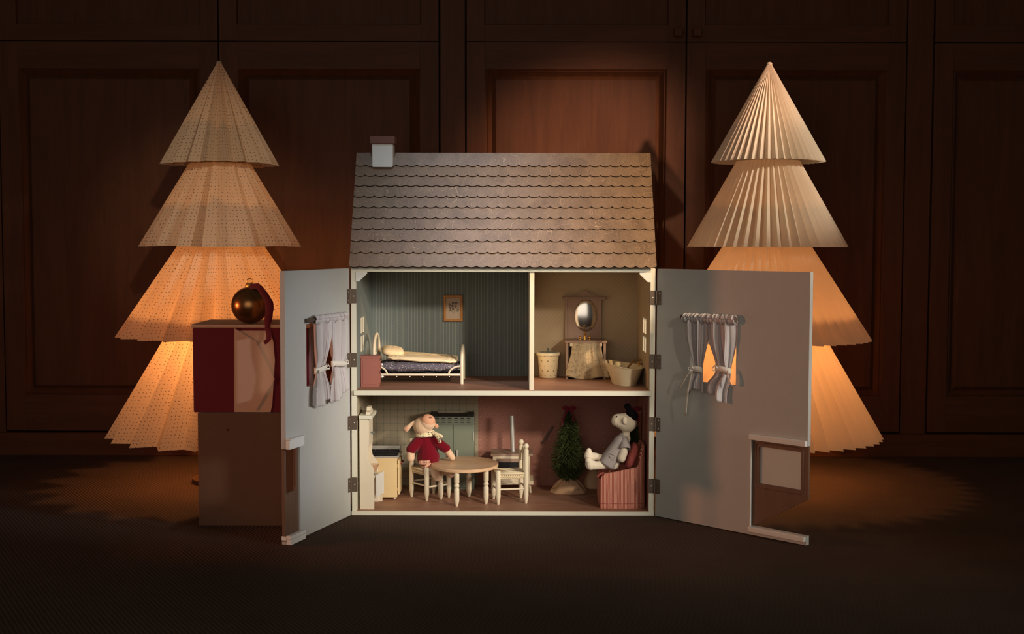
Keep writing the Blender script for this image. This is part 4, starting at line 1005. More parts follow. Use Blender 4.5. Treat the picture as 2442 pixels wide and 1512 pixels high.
# fridge
fy = fl(1127, 1168, ZF).y; fyb = YW - .001
fx0, fx1 = at(1026, 1100, fy).x, at(1132, 1100, fy).x; fzt = at(1080, 994, fy).z
fr_ = thing('toy_fridge', 'sage green double door toy fridge with slotted vent behind the lamb', 'fridge', ((fx0+fx1)/2, (fy+fyb)/2, ZF))
m = MB(); m.box(fx0, fx1, fy, fyb, ZF, fzt, .002); obj('body', m, M['fridge'], fr_)
m = MB(); m.box(fx0+.002, fx1-.002, fy-.0006, fyb, fzt-.0002, fzt+.0025, .0012); m.box(fx0+.0, fx0+.018, fy-.002, fyb, fzt+.002, fzt+.006, .001); m.box(fx1-.02, fx1-.002, fy-.002, fyb, fzt+.002, fzt+.006, .001); lab(obj('top_tray', m, M['black'], fr_), 'dark metal top')
dz1, dz0 = at(1080, 1013, fy).z, ZF+.006; xm = at(1081, 1080, fy).x
for (xa, xb, s_) in ((fx0+.004, xm-.001, -1), (xm+.001, fx1-.003, 1)):
    m = MB(); m.box(xa, xb, fy-.0035, fy, dz0, dz1, .0014); d = obj('fridge_door', m, M['fridge'], fr_)
    hxq = xm + .011 if s_ > 0 else xm - .011
    zz1, zz0 = at(1093, 1073, fy-.008).z, at(1093, 1097, fy-.008).z
    m = MB(); m.box(hxq-.0027, hxq+.0027, fy-.0085, fy-.0055, zz0, zz1, .0008); m.box(hxq-.0015, hxq+.0015, fy-.006, fy-.003, zz0+.002, zz0+.005); m.box(hxq-.0015, hxq+.0015, fy-.006, fy-.003, zz1-.005, zz1-.002); obj('handle', m, M['steel'], d)
    if s_ > 0:
        m = MB(); m.cyl((xb+.0003, fy-.0032, at(1128, 1051, fy).z), (xb+.0003, fy-.0032, at(1128, 1031, fy).z), .0016, n=8); obj('hinge_pin', m, M['steel'], d)
m = MB()
for r_ in range(3):
    for c_ in range(6):
        q = at(1043 + c_*15.0, 997.5 + r_*5.0, fy); m.box(q.x-.0048, q.x+.0048, fy-.0007, fy+.0005, q.z-.0009, q.z+.0009, .0004)
obj('vent_slots', m, M['slot'], fr_)
# parlour stove with a flue pipe
py0 = fl(1268, 1176, ZF).y; pyb = py0+.078
pyb = min(pyb, YW-.004)
k0 = thing('parlour_stove', 'small whitewashed wood stove with a leaning flue pipe at the rose wall', 'stove', (at(1222, 1150, (py0+pyb)/2).x, (py0+pyb)/2, ZF))
X0, X1 = at(1176, 1110, py0).x, at(1264, 1110, py0).x; zt1 = at(1200, 1082, py0).z; zt0 = at(1200, 1087.5, py0).z; zh1 = at(1200, 1146, py0).z; zh0 = at(1200, 1155, py0).z
m = MB(); m.box(at(1171, 1085, py0-.003).x, at(1271.5, 1085, py0-.003).x, py0-.003, pyb, zt0, zt1, .0008); obj('top', m, M['taupe'], k0)
ox0, ox1, oz0, oz1 = X0+.0095, X1-.0095, zh1+.004, at(1200, 1094, py0).z
m = MB(); m.plate([X0, ox0, ox1, X1], [zh1, oz0, oz1, zt0], lambda x, z: ox0 < x < ox1 and oz0 < z < oz1, py0, py0+.004)
m.box(X0, X0+.004, py0+.004, pyb-.002, zh1, zt0); m.box(X1-.004, X1, py0+.004, pyb-.002, zh1, zt0); m.box(X0+.004, X1-.004, pyb-.006, pyb-.002, zh1, zt0); obj('firebox', m, M['pale_wood'], k0, smooth=False)
m = MB(); m.box(ox0-.0005, ox1+.0005, py0+.0035, py0+.0045, oz0, oz1-.009); obj('stove_glass', m, M['black'], k0)
m = MB(); m.box(ox0-.0006, ox1+.0006, py0-.0012, py0+.003, oz1-.009, oz1, .0004); m.cyl((ox0+.004, py0-.002, oz1-.02), (ox0+.004, py0-.002, oz1-.004), .0012, n=8); obj('damper_bar', m, M['taupe'], k0)
m = MB(); m.box(at(1180, 1150, py0-.006).x, at(1273, 1150, py0-.006).x, py0-.006, pyb, zh0, zh1, .0008); obj('hearth_plate', m, M['pale_wood'], k0)
for (xa, ya) in ((X0+.004, py0+.004), (X1-.002, py0+.004), (X0+.004, pyb-.01), (X1-.002, pyb-.01)):
    m = MB(); m.tube([(xa + (.004 if xa > (X0+X1)/2 else -.004), ya-.002, ZF), (xa, ya, zh0)], [.0030, .0046], 4); obj('leg', m, M['pale_wood'], k0, smooth=False)
pA, pB = at(1224, 1079, py0+.035), at(1220.5, 991.5, py0+.040); pA.z = zt1
m = MB(); m.tube([pA, pB], .0056, 20); lab(obj('flue_pipe', m, M['steel'], k0), 'bare metal flue pipe')
# twig-like poker on the rose wall
P1, P2, P3 = at(1292.5, 1057, YW-.003), at(1304, 1040, YW-.004), at(1319.5, 1016, YW-.003)
m = MB(); m.tube(sm_path([P1, P1.lerp(P2, .5)+Vector((.001, 0, -.001)), P2, P3], 4), [.0022]*4+[.003]*9, 8); tag(obj('poker', m, M['twig'], None), 'short grey bent poker hung slantwise on the rose wall', 'poker')

# round table
tz = .1035; tcx = at(1109, 1107, .10).x; R_ = 81.0*(3.105)/F; tcy = (fl(1109, 1088.5, tz).y + fl(1109, 1121.5, tz).y)/2; RY = (fl(1109, 1088.5, tz).y - fl(1109, 1121.5, tz).y)/2
tcx = at(1109, 1107, tcy).x; R_ = 80.8*(tcy-CY)/F
tb = thing('round_table', 'round oak table on four turned cream legs between two chairs', 'table', (tcx, tcy, ZF))
m = MB(); m.lathe((tcx, tcy, 0), [(0, tz-.0085), (R_-.002, tz-.0085), (R_, tz-.007), (R_, tz-.0012), (R_-.0012, tz), (0, tz)], 72, sy=RY/R_); obj('tabletop', m, M['table_wood'], tb, angle=40)
prof = [(0, 0), (.0032, 0), (.0062, .012), (.0066, .016), (.0066, .042), (.0052, .0445), (.0052, .046), (.0066, .048), (.0066, .053), (.0052, .055), (.0052, .0565), (.0066, .059), (.0066, tz-.0085-ZF), (0, tz-.0085-ZF)]
for (u, v) in ((1090, 1207.5), (1160, 1202), (1052, 1191.5), (1119, 1184)):
    p = fl(u, v, ZF); m = MB(); m.lathe((p.x, p.y, ZF), prof, 18); obj('leg', m, M['pale_wood'], tb, angle=40)
# chairs with woven rush seats
def make_chair(label, loc, rz, w, d):
    t = thing('rush_chair', label, 'chair', loc, rz, 'rush chairs at the round table', world=False)
    hw_, hd = w/2, d/2; sz = .0755
    leg = [(0, 0), (.0030, 0), (.0060, .017), (.0063, .021), (.0063, sz+.006), (.0045, sz+.0085), (0, sz+.009)]
    post = [(0, 0), (.0030, 0), (.0060, .017), (.0063, .021), (.0063, .134), (.0035, .1355), (.0035, .1365), (.0058, .139), (.0068, .1425), (.0064, .1460), (.0040, .1495), (0, .1505)]
    for (x, y, p) in ((-hw_, -hd, leg), (hw_, -hd, leg), (-hw_, hd, post), (hw_, hd, post)):
        m = MB(); m.lathe((x, y, 0), p, 18); obj('leg' if p is leg else 'back_post', m, M['pale_wood'], t, angle=45)
    for (a, b, z) in (((-hw_, -hd), (hw_, -hd), .034), ((-hw_, hd), (hw_, hd), .040), ((-hw_, -hd), (-hw_, hd), .037), ((hw_, -hd), (hw_, hd), .037)):
        m = MB(); m.tube([(a[0], a[1], z), (b[0], b[1], z)], .0024, 10); obj('stretcher', m, M['pale_wood'], t)
    m = MB(); nr = 10
    for k in range(nr):
        f = 1 - k/nr; X, Y = (hw_+.001)*f+.001, (hd+.001)*f+.001; z = sz-.0015*(k/nr)
        m.tube([(-X, -Y, z), (X, -Y, z), (X, Y, z), (-X, Y, z)], .0026, 6, closed=True)
    for r_ in range(3):                                     # braided border rolls
        X, Y, z = hw_-.001+.002*(r_ == 1), hd-.001+.002*(r_ == 1), sz-.003-.0037*r_
        for (a, b) in (((-X, -Y), (X, -Y)), ((X, -Y), (X, Y)), ((X, Y), (-X, Y)), ((-X, Y), (-X, -Y))):
            A_, B_ = Vector((a[0], a[1], z)), Vector((b[0], b[1], z)); n = 13; dr = (B_-A_).normalized(); nn = Vector((dr.y, -dr.x, 0))
            for i in range(1, n): c = A_.lerp(B_, i/n); m.tube([c-dr*.0026+Vector((0, 0, .0016*(-1)**r_)), c+nn*.0012, c+dr*.0026-Vector((0, 0, .0016*(-1)**r_))], .0018, 5)
    obj('rush_seat', m, M['rush'], t, angle=70)
    # back: pierced splat hung between the posts
    q = [(-hw_, .098), (-hw_+.012, .101), (-hw_+.017, .118), (-.005, .1235), (0, .1215), (.005, .1235), (hw_-.017, .118), (hw_-.012, .101), (hw_, .098), (hw_, .122), (hw_*.55, .126), (hw_*.25, .135), (0, .139), (-hw_*.25, .135), (-hw_*.55, .126), (-hw_, .122)]
    m = MB(); m.prism(q, hd-.0022, hd+.0022, 'y')
    m.box(-.0075, .0075, hd-.002, hd+.002, sz-.002, .1225); obj('back_splat', m, M['pale_wood'], t, angle=30)
    return t
Rr, Sr, Fr, Gr = fl(1259, 1200.5, ZF), fl(1239.5, 1187.5, ZF), fl(1193, 1202.5, ZF), fl(1174, 1190.5, ZF)
c2 = (Rr+Sr+Fr+Gr)/4; f2 = ((Fr+Gr)/2-(Rr+Sr)/2)
make_chair('empty whitewashed chair with woven rush seat, right of the round table', (c2.x, c2.y, ZF), math.atan2(f2.x, -f2.y), ((Rr-Sr).length+(Fr-Gr).length)/2, f2.length)
A1, B1, D1, C1 = fl(981, 1184.5, ZF), fl(1018, 1194.5, ZF), fl(1072, 1186.5, ZF), fl(1036, 1177, ZF)
c1 = (A1+B1+C1+D1)/4; f1 = ((B1+D1)/2-(A1+C1)/2)
make_chair('whitewashed rush chair that the lamb doll sits on, left of the table', (c1.x, c1.y, ZF), math.atan2(f1.x, -f1.y), ((A1-C1).length+(B1-D1).length)/2, f1.length)

# ---- the lamb doll on the left chair
ly = c1.y - .004
def P(u, v, dy=0.0): return at(u, v, ly+dy)
lamb = thing('lamb_doll', 'cream plush lamb doll in a crimson knit jumper sitting at the table', 'toy', (c1.x, c1.y, ZF+.08))
SEAT = ZF+.0795
hip = P(1022, 1104, .004)
kneeA, footA = P(1040, 1127, -.038), P(1044, 1138, -.046); kneeB, footB = P(1072, 1125, -.022), P(1076, 1131, -.030)
soft('body', [('c', P(1021, 1100, .006), .0235, P(1016, 1052, .008), .0165), ('c', P(1014, 1046, .006), .0120, P(1012, 1032, .004), .0120),
    ('e', P(1010, 1016, 0), (.0262, .0255, .0245), (0, -.25, 0)), ('e', P(1020, 1008, -.009), (.0205, .0205, .0195), (0, .5, 0)),
    ('c', P(986, 1008, -.004), .0042, P(969, 1024, -.004), .0072), ('e', P(972, 1022, -.005), (.0065, .0040, .0095), (0, .75, 0)), ('c', P(1033, 1012, -.002), .0042, P(1041, 1017, -.002), .0062),
    ('c', P(998, 1054, 0), .0115, P(980, 1080, -.010), .0105), ('c', P(980, 1080, -.010), .0105, P(980.5, 1093, -.014), .0098),
    ('c', P(1040, 1052, .002), .0110, P(1067, 1074, -.004), .0095), ('c', P(1067, 1074, -.002), .0092, P(1079, 1091, .006), .0082),
    ('c', P(1018, 1112, 0), .0150, kneeA, .0130), ('c', kneeA, .0132, footA, .0110), ('c', P(1030, 1114, .004), .0130, kneeB, .0115), ('c', kneeB, .0118, footB, .0098)],
    M['plush'], lamb, .0013, 5)
soft('muzzle', [('e', P(1021, 1004, -.0115), (.0192, .0190, .0172), (0, .45, 0))], M['muzzle'], lamb, .0011, 4)
for nm, (a, b, c_) in (('ear_lining', (970.5, 1023, (0, .75, 0))), ('ear_lining', (1041, 1016, (0, -.6, 0)))):
    m = MB(); R = Euler(c_).to_matrix(); t = MB(); t.ball((0, 0, 0), (.0045, .0022, .0068), 14); m.add([R @ v + P(a, b, -.0092) for v in t.v], t.f); obj(nm, m, M['muzzle'], lamb)
soft('jumper', [('c', P(1022, 1091, .006), .0295, P(1018, 1058, .008), .0215), ('c', P(1017, 1058, .008), .0200, P(1014, 1050, .006), .0165), ('e', P(1022, 1096, .006), (.0285, .0280, .0085)),
    ('c', P(1000, 1052, 0), .0145, P(982, 1072, -.009), .0138), ('c', P(1038, 1052, .002), .0135, P(1064, 1070, -.004), .0122)], M['knit'], lamb, .0014, 4)
# neckerchief: two rolls round the neck, knot and tails
sc_ = MB()
for (u, v, rx, rr, tl) in ((1014.5, 1036.5, .0220, .0050, .10), (1014, 1030, .0205, .0048, .04)):
    c = P(u, v, .003); sc_.tube([(c.x+rx*math.cos(a*PI/16), c.y+(rx*.92)*math.sin(a*PI/16), c.z+tl*rx*math.cos(a*PI/16)) for a in range(32)], rr, 9, closed=True, sq=.75)
kn_ = P(1035, 1033, -.012); sc_.ball(kn_, (.0055, .0050, .0050), 12)
for (u, v, dy, w) in ((1051, 1057, -.024, .0050), (1056, 1043, -.018, .0040)):
    e_ = P(u, v, dy); mid = kn_.lerp(e_, .55)+Vector((.002, -.003, .001)); sc_.tube(sm_path([kn_, mid, e_], 5), [.0030]+[w]*9+[.0026], 8, sq=.45)
obj('neckerchief', sc_, M['scarf'], lamb, angle=70)
tr = MB(); a_, b_, d_ = P(1003, 1103, -.026), P(1030, 1104, -.026), P(1012, 1122, -.036)
tr.tube(sm_path([P(1001, 1103, -.028), P(1012, 1104, -.033), P(1026, 1102, -.034)], 4), [.0042, .0056, .0060, .006, .006, .006, .0058, .0055, .005], 8)
tr.tube(sm_path([P(1026, 1103, -.034), P(1019, 1112, -.037), P(1010, 1124, -.037)], 4), [.0048]*8+[.0034], 8, sq=.6); obj('spotted_sash', tr, M['pants'], lamb, angle=70)
m = MB(); c = P(1009, 993.5, -.0225); m.prism([(c.x-.0022, c.z+.0022), (c.x+.0022, c.z+.0022), (c.x, c.z-.0028)], c.y-.001, c.y+.004, 'y'); obj('nostril', m, M['thread'], lamb)
m = MB(); pts = [P(1023.5, 995, -.0285), P(1026.5, 997.2, -.0285), P(1030, 996, -.0265)]; m.tube(sm_path(pts, 4), .0005, 5); m.tube([P(1027, 993.5, -.028), P(1029.5, 996.5, -.027)], .0005, 5); obj('stitched_eye', m, M['thread'], lamb)

# ---- brush Christmas trees in cloth sacks
def brush_tree(label, base, h, rmax, seed, ribbon_u, zsack, rs_):
    rnd = random.Random(seed); t = thing('brush_tree', label, 'tree', base, 0, 'brush Christmas trees in the parlour'); bx, by, bz = base
    wr = [rnd.uniform(-1, 1) for _ in range(12)]
    def sackf(a, b):
        g = a*2*PI; fold = math.sin(g*7+wr[0])*.06+math.sin(g*3+wr[1])*.06
        r = rs_*(1.0-.06*b)*(1-b)**.55 if b < 1 else 0
        r = max(r, .0055 if b < .93 else .0001); z = zsack*b + (0 if b > .02 else 0)
        flat = .8 if True else 1
        return Vector((bx+r*(1+fold*(.4+b))*math.cos(g), by+r*.78*(1+fold*(.4+b))*math.sin(g), bz+z + .002*math.sin(g*5+wr[2])*b*(1-b)*4))
    m = MB(); m.grid(sackf, 56, 16); obj('cloth_sack', m, M['sack'], t, angle=70)
    m = MB(); m.cyl((bx, by, bz+zsack*.8), (bx, by, bz+h), .0022, n=8); obj('wire_stem', m, M['twig'], t)
    z0 = bz+zsack*.97; m = MB(); vs = []; fs = []
    for i in range(5200):
        f = rnd.random()**1.25; z = z0+(bz+h-z0)*f; a = rnd.uniform(0, 2*PI)
        env = rmax*(min(1, .36+f*2.6))*(1-f)**.72 + .004
        r = env*rnd.uniform(.75, 1.08); cl = math.sin(a*4+f*22)*.12; tilt = rnd.uniform(-.55, .15)+cl
        d = Vector((math.cos(a), math.sin(a), tilt)).normalized(); p0 = Vector((bx, by, z)) + d*r*.25; p1 = Vector((bx, by, z)) + d*r
        s_ = d.cross(Vector((rnd.uniform(-1, 1), rnd.uniform(-1, 1), 1))).normalized()*.00085; k = len(vs)
        vs += [p0-s_, p0+s_, p1+s_*.55, p1-s_*.55]; fs.append([k, k+1, k+2, k+3])
    m.add(vs, fs); obj('bristles', m, M['needle'], t, smooth=False, kind='stuff')
    m = MB(); c = Vector((bx, by-.006, bz+h-.004))
    for s_ in (-1, 1):
        m.tube(sm_path([c, c+Vector((s_*.008, -.003, .006)), c+Vector((s_*.0165, -.002, .003)), c+Vector((s_*.008, -.005, -.001)), c], 4), .0030, 7, sq=.7)
        m.tube(sm_path([c, c+Vector((s_*.010, -.007, -.014)), c+Vector((s_*.013-.004, -.011, -.028)), c+Vector((s_*.016-.003, -.013, -.040 if s_ < 0 else -.026))], 4), .0026, 7, sq=.5)
    m.ball(c, .0042, 10); obj('bow', m, M['crimson'], t, angle=70)
    return t
tb1 = fl(1357, 1172, ZF)
brush_tree('green brush Christmas tree with crimson bow in a cloth sack, left of the armchair', (tb1.x, tb1.y, ZF), at(1366, 971, tb1.y).z-ZF, 55*(tb1.y-CY)/F, 3, 0, at(1357, 1139, tb1.y-.02).z-ZF, 45*(tb1.y-CY)/F)
tb2 = Vector((XI1-.038, YW-.042, ZF)); tb2 = Vector((XI1-.0215, .168, ZF))
brush_tree('green brush Christmas tree in the corner, half hidden behind the seated mouse', (tb2.x, tb2.y, ZF), at(1530, 972, tb2.y).z-ZF, .026, 9, 0, .05, .022)
# third sack peeping out between the tree and the armchair
q = fl(1418, 1166, ZF); m = MB()
def sack3(a, b):
    g = a*2*PI; r = .026*(1-.1*b)*math.cos(b*PI/2)**.45 if b < 1 else .0001
    return Vector((q.x+r*(1+.05*math.sin(g*5))*math.cos(g), q.y+.026+r*.9*math.sin(g), ZF+.050*b))
m.grid(sack3, 36, 12); tag(obj('cloth_bundle', m, M['sack'], None, angle=70), 'plump tan cloth bundle behind the mouse feet and the armchair', 'bundle')

# ---- striped armchair
ay = fl(1490, 1212, ZF).y; ax0, ax1 = at(1433, 1170, ay).x, min(at(1541, 1170, ay).x, XI1-.003)
ad = .098; TA = .009
arm = thing('armchair', 'rose striped fabric tub armchair in the right corner, facing left', 'armchair', ((ax0+ax1)/2, ay+ad/2, ZF))
zl_, zr_, zbk = at(1433, 1130, ay).z-ZF, at(1525, 1108.5, ay).z-ZF, at(1534, 1056, ay+.02).z-ZF
path = []; rc = .022
def addp(x, y): path.append((x, y))
addp(ax0, ay+.0); 
for k in range(1, 19): addp(ax0+(ax1-rc-ax0)*k/18, ay - .002*math.sin(PI*k/18))
for k in range(1, 9): a = -PI/2+PI/2*k/8; addp(ax1-rc+rc*math.cos(a), ay+rc+rc*math.sin(a))
for k in range(1, 9): addp(ax1, ay+rc+(ad-2*rc)*k/8)
for k in range(1, 9): a = PI/2*k/8; addp(ax1-rc+rc*math.cos(a), ay+ad-rc+rc*math.sin(a))
for k in range(1, 19): addp(ax1-rc-(ax1-rc-ax0)*k/18, ay+ad)
ss = [0]
for p, q2 in zip(path, path[1:]): ss.append(ss[-1]+math.hypot(q2[0]-p[0], q2[1]-p[1]))
nP = len(path)
def hgt(i):
    x, y = path[i]; f = (x-ax0)/(ax1-ax0)
    h = zl_ + (zr_-zl_)*smooth(-.1, 1.1, f*.9) + (zbk-zr_)*smooth(.80, .985, f)
    if i < 3 or i > nP-4: h -= (.010, .004, .001)[min(i, nP-1-i)]
    return h
def nr_(i):
    p, q2 = path[max(i-1, 0)], path[min(i+1, nP-1)]; d = Vector((q2[0]-p[0], q2[1]-p[1], 0)).normalized(); return Vector((-d.y, d.x, 0))
def shell(a, b):
    i = int(round(a*(nP-1))); x, y = path[i]; n = nr_(i); h = hgt(i); prof = [(0, 0), (-.0006, .012), (0, .0125), (.0002, h*.5), (.0004, h-.005), (.002, h-.0012), (TA*.5, h), (TA-.002, h-.0012), (TA, h-.005), (TA, .03)]
    j = int(round(b*9)); o, z = prof[j]; wv = .0006*math.sin(i*.9+j); P_ = Vector((x, y, ZF+z)) + n*(o+wv)
    return P_, (ss[i], z)
m = MB(); m.grid(shell, nP-1, 9)
for i in (0, nP-1):
    x, y = path[i]; n = nr_(i); h = hgt(i); m.add([(x, y, ZF), tuple(Vector((x, y, ZF))+n*TA), tuple(Vector((x, y, ZF+h-.004))+n*TA), (x, y, ZF+h-.004)], [[0, 1, 2, 3]], 0, [(0, 0), (TA, 0), (TA, h), (0, h)])
obj('upholstery', m, M['chair_stripe'], arm, angle=50)
m = MB(); m.tube([Vector((p[0], p[1], ZF+.0118)) - nr_(i)*.0003 for i, p in enumerate(path)], .0008, 6); obj('hem_seam', m, M['rose_cloth'], arm)
sth = zl_-.010
m = MB(); m.puff(((ax0+ax1-TA)/2+.002, ay+ad/2, ZF+sth*.80), ((ax1-ax0-TA)/2-.001, ad/2-TA, sth*.20), .3, 40, .0005); obj('seat_cushion', m, M['rose_cloth'], arm, angle=80)
m = MB(); m.box(ax0+.006, ax1-TA, ay+TA*.6, ay+ad-TA*.6, ZF+.001, ZF+sth*.66, .003); obj('seat_base', m, M['rose_cloth'], arm)
m = MB(); m.grid(lambda a, b: (Vector((ax0+.004-.007*math.sin(a*PI)**.6*(.6+.4*math.sin(b*PI)), ay+.002+(ad-.004)*a, ZF+.0008+(sth*.90)*b)), (ad*a+.4, sth*b)), 24, 8); obj('seat_front', m, M['chair_stripe'], arm, angle=70, mods=[('SOLIDIFY', dict(thickness=0.002))])
q = at(1432, 1130, ay+.02); m = MB(); m.tube(sm_path([q+Vector((.012, 0, .001)), q+Vector((.002, -.003, .002)), q+Vector((-.008, -.006, -.006)), q+Vector((-.003, -.008, -.001)), q+Vector((.008, -.004, .003))], 4), .0022, 7); obj('piping_bow', m, M['rose_cloth'], arm)
# loose cushion leaning on the chair back
m = MB(); c = at(1506, 1086, ay+.042); m.puff(c, (.010, .033, .034), .5, 36, .0008, 60, Euler((0, .33, 0)).to_matrix()); 
tag(obj('cushion', m, M['rose_cloth'], None, angle=80), 'dark rose cushion between the mouse and the armchair back', 'cushion')

# ---- the mouse doll lying back in the armchair
my = ay + .046
def Q(u, v, dy=0.0): return at(u, v, my+dy)
mou = thing('mouse_doll', 'plush mouse doll with black bun in a grey shirt, feet up in the armchair', 'toy', (Q(1470, 1110).x, my, ZF+.1))
soft('body', [('c', Q(1462, 1104), .017, Q(1490, 1046), .0150), ('c', Q(1494, 1040), .0095, Q(1494, 1028), .0095),
    ('e', Q(1496, 1008), (.0245, .0230, .0230)), ('c', Q(1490, 1005), .0215, Q(1474, 1002), .0165), ('c', Q(1474, 1002), .0160, Q(1470, 1004), .0125),
    ('e', Q(1491.5, 1002.5, -.0240), (.0070, .0034, .0100), (0, -.15, .2)), ('e', Q(1500, 990, .020), (.0075, .0040, .0085)),
    ('c', Q(1488, 1054, -.014), .0080, Q(1488, 1078, -.020), .0092), ('c', Q(1488, 1078, -.020), .0110, Q(1483, 1092, -.022), .0108),
    ('c', Q(1488, 1054, .016), .0080, Q(1482, 1082, .024), .0090),
    ('c', Q(1462, 1106, -.006), .0110, Q(1418, 1110, -.012), .0105), ('c', Q(1418, 1109, -.012), .0110, Q(1408, 1107, -.012), .0128), ('c', Q(1409, 1109, -.012), .0125, Q(1404, 1098, -.012), .0085),
    ('c', Q(1460, 1100, .010), .0105, Q(1420, 1088, .008), .0090), ('c', Q(1420, 1088, .008), .0092, Q(1405, 1088, .008), .0118), ('c', Q(1404, 1086, .008), .0110, Q(1405, 1074, .008), .0066)],
    M['plush_w'], mou, .0013, 10)
sh = MB(); a0, a1 = Q(1491.5, 1037), Q(1447, 1108); axv = (a1-a0); e1 = Vector((-axv.z, 0, axv.x)).normalized()
def smock(a, b):
    g = a*2*PI; r = .0118+.0062*smooth(0, .22, b)+.0042*smooth(.1, 1, b); fl_ = 1+.035*math.sin(g*5+1)*b
    return a0 + axv*b + e1*(r*math.cos(g)*fl_) + Vector((0, 1, 0))*((r*1.08+.001)*math.sin(g)*fl_)
sh.grid(smock, 48, 20)
for (p0, p1, ra, rb_) in ((Q(1490, 1047, -.010), Q(1491, 1071, -.0225), .0098, .0142), (Q(1490, 1047, .010), Q(1485, 1072, .023), .0098, .0130)):
    d_ = (p1-p0); u1 = d_.cross(Vector((0, 1, 0))).normalized(); u2 = d_.cross(u1).normalized()
    def sleeve_(a, b): g = a*2*PI; r = ra+(rb_-ra)*smooth(0, .9, b); return p0+d_*b+u1*(r*math.cos(g))+u2*(r*math.sin(g))
    sh.grid(sleeve_, 28, 8)
    sh.ball(p0, ra, 14)
obj('shirt', sh, M['grey_shirt'], mou, angle=80, mods=[('SOLIDIFY', dict(thickness=0.0007))])
m = MB()
pk = [Q(1455, 1081, -.0222), Q(1467, 1088, -.0232), Q(1462, 1099, -.0240), Q(1453, 1087, -.0228)]; m.tube(pk, .0005, 5, closed=True); obj('pocket_stitching', m, M['thread'], mou)
soft('hair', [('e', Q(1506, 987, 0), (.0150, .0180, .0125), (0, .75, 0)), ('e', Q(1511, 995, 0), (.0105, .0175, .0135), (0, .5, 0)), ('e', Q(1497, 969, 0), (.0085, .0085, .0080)), ('e', Q(1500, 977, 0), (.0070, .0075, .0080))], M['hair'], mou, .0013, 3)
m = MB(); m.ball(Q(1471.5, 993, -.0155), (.0014, .0012, .0024), 10); m.ball(Q(1467, 992, .013), (.0013, .0012, .0022), 10); obj('eye', m, M['thread'], mou)
m = MB(); m.tube(sm_path([Q(1403, 1100, -.022), Q(1400, 1106, -.0225), Q(1404, 1112, -.022), Q(1408, 1106, -.0235)], 4), .0004, 5); obj('foot_stitching', m, M['thread'], mou)

# ================================================================== paper tree lamps beside the house
def lamp_tree(label, cx, cy, u_c, tiers, npl, amp, mat, seed, dots, light):
    """tiers: (v_top, half width there, v_bottom, half width) as the photograph shows them, at the depth cy"""
    rnd = random.Random(seed); ks = (cy-CY)/F
    t = thing('paper_tree_lamp', label, 'lamp', (cx, cy, 0), 0, 'paper tree lamps beside the house')
    for (v0, w0, v1, w1) in tiers:
        z0, z1 = at(1221, v0, cy).z, at(1221, v1, cy).z; r0, r1 = w0*ks, w1*ks
        jit = [rnd.uniform(.55, 1.4) if dots else rnd.uniform(.9, 1.1) for _ in range(npl)]
        ja = [rnd.uniform(-.25, .25) if dots else 0 for _ in range(npl)]
        m = MB(); vs = []; uv = []; fs = []; n = npl*2; RR = 8
        def fold(i, f):                                         # crests and valleys of the folded paper
            r = r0+(r1-r0)*f; z = z0+(z1-z0)*f; p = (i//2) % npl; a = 2*PI*(i + (ja[p] if i % 2 else 0))/n
            rr = r if i % 2 == 0 else max(.0012, r*(1-amp*jit[p]))
            return Vector((cx+rr*math.cos(a), cy+rr*math.sin(a), z + (.004*(jit[p]-1)*f if dots else 0)))
        sl_ = math.hypot(r1-r0, z1-z0)
        for i in range(n):
            k = len(vs); uo = rnd.uniform(0, 5)
            for j in range(RR+1):
                f = j/RR; A, B = fold(i, f), fold(i+1, f); wd = (A-B).length/2
                vs += [A, B]; uv += [(uo-wd, f*sl_), (uo+wd, f*sl_)]
            for j in range(RR): fs.append([k+2*j, k+2*j+1, k+2*j+3, k+2*j+2])
        m.add(vs, fs, 0, uv); obj('paper_tier', m, mat, t, smooth=False)
    zb = at(1221, tiers[-1][2], cy).z
    m = MB(); m.lathe((cx, cy, 0), [(0, 0), (.085, 0), (.085, .012), (.014, .018), (.014, zb+.02), (0, zb+.02)], 32); obj('stand', m, M['lamp_base'], t, angle=40)
    zt = at(1221, tiers[0][0], cy).z; m = MB(); m.ball((cx, cy, zt-.002), (.008, .008, .006), 12); obj('tip', m, mat, t)
    for (zz, p_, s_) in light:
        m = MB(); m.lathe((cx, cy, zz), [(0, -.02), (.009, -.02), (.012, 0), (.008, .012), (0, .016)], 16); bulb = obj('bulb', m, M['white'], t)
        d = bpy.data.lights.new('lamp_light', 'POINT'); d.energy = p_; d.color = (1.0, .42, .13); d.shadow_soft_size = .02
        o = bpy.data.objects.new('lamp_light', d); COL.objects.link(o); o.location = (cx, cy, zz+.035)
LY = .43
lt = [(262, 3, 394, 136), (392, 72, 588, 190), (586, 100, 800, 246), (798, 130, 1035, 272)]
rt_ = [(150, 4, 385.5, 134), (383, 74, 587.5, 188.5), (586, 104, 806, 246), (803, 140, 1035, 276)]
lt[0] = (150, 4, 394, 139)
lamp_tree('dotted folded paper tree lamp glowing behind the left front panel', at(526, 500, LY).x, LY, 526, lt, 20, .16, M['paper_dot'], 4, True, [(.30, 5.0, 0)])
lamp_tree('cream pleated paper tree lamp glowing behind the right front panel', at(1829.5, 500, LY).x, LY, 1829, rt_, 46, .11, M['paper_plain'], 6, False, [(.26, 5.0, 0)])

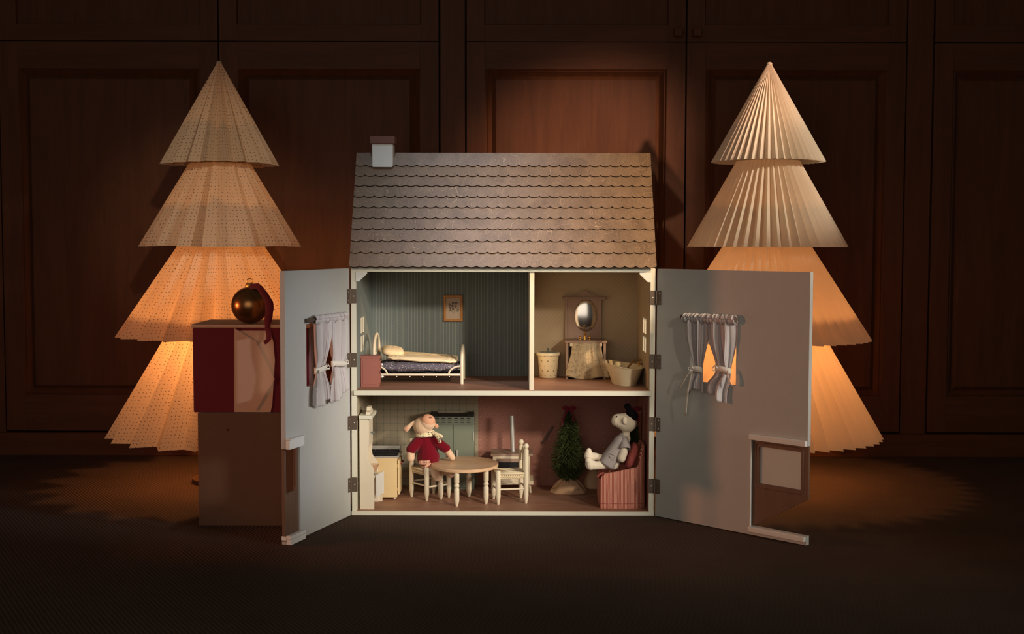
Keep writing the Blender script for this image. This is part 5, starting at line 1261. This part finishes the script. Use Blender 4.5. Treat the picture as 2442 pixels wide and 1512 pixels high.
# ================================================================== presents left of the house
gy = fl(640, 1256, 0).y
gx1 = HL.x + dL.x*((gy-HL.y)/dL.y) - .030
z1 = at(640, 986, gy).z; gx0 = gx1 - .27
g1 = thing('gift_box', 'large brown gift box with dark star print at the bottom of the stack', 'gift', ((gx0+gx1)/2, gy+.11, 0), 0, 'stacked presents')
m = MB(); m.box(gx0, gx1, gy, gy+.22, 0, z1, .003); obj('wrapped_box', m, M['star_kraft'], g1)
z2 = at(640, 783, gy+.004).z
hx0_, hx1_ = gx0-.01, gx1-.012
g2 = thing('gift_box', 'blush wrapped gift box with dark red sides on top of the brown box', 'gift', ((hx0_+hx1_)/2, gy+.09, z1), 0, 'stacked presents')
xr_ = at(650, 880, gy+.002).x
m = MB(); m.box(hx0_, hx1_, gy+.004, gy+.18, z1, z2, .003); obj('wrapped_box', m, M['red_velvet'], g2)
y_ = gy+.004
def sheet(pts, y0, mat, nm, th=.0014): m = MB(); m.prism(pts, y0-th, y0, 'y'); return obj(nm, m, mat, g2, smooth=False)
def ur(u, v): q = at(u, v, y_); return (q.x, q.z)
sheet([ur(560, 984), ur(646, 984), ur(650, 965), (ur(656, 860)), ur(652, 815), ur(644, 790), ur(560, 790)], y_-.0003, M['wrap'], 'paper_face', .0012)
sheet([ur(560, 784), ur(560, 990-30), ur(612, 980), ur(656, 905), ur(612, 816)], y_-.0016, M['wrap'], 'paper_flap', .002)
m = MB(); m.box(hx0_-.002, hx1_+.004, gy+.001, gy+.184, z2, z2+.008, .002); lab(obj('lid', m, M['wrap'], g2), 'blush paper lid')
bc = at(596, 733, gy+.03); rb_ = 44*(gy+.03-CY)/F; bc.z = z2+.008+rb_
bb = thing('bauble', 'large aged gold bauble with dark red velvet ribbon on the gift stack', 'bauble', (bc.x, bc.y, z2+.008))
m = MB(); m.ball(bc, rb_, 40); obj('globe', m, M['bauble'], bb, angle=80)
m = MB(); m.lathe((bc.x, bc.y, bc.z+rb_-.002), [(0, 0), (.009, 0), (.010, .004), (.008, .010), (0, .011)], 20); m.tube([(bc.x+.006*math.cos(a*PI/8), bc.y, bc.z+rb_+.013+.006*math.sin(a*PI/8)) for a in range(16)], .0012, 6, closed=True); obj('cap', m, M['gold'], bb)
yy = bc.y-.034
rp = [at(u, v, yy-dy) for (u, v, dy) in ((596, 686, .0), (614, 684, .012), (628, 700, .014), (641, 722, .008), (642, 745, .004), (638, 775, .006), (641, 800, .008), (639, 812, .010), (630, 819, .012))]
m = MB(); m.tube(sm_path(rp, 4), [.006]*4+[.0075]*4+[.0085]*4+[.010]*4+[.009]*4+[.0065]*8+[.005]*5, 8, sq=.28); obj('velvet_ribbon', m, M['red_velvet'], bb, angle=70)
m = MB(); m.tube(sm_path([at(616, 683, yy-.014), at(626, 686, yy-.015), at(632, 695, yy-.015), at(631, 699, yy-.015), at(620, 688, yy-.013)], 4), .0009, 6); obj('hanging_cord', m, M['gold'], bb)
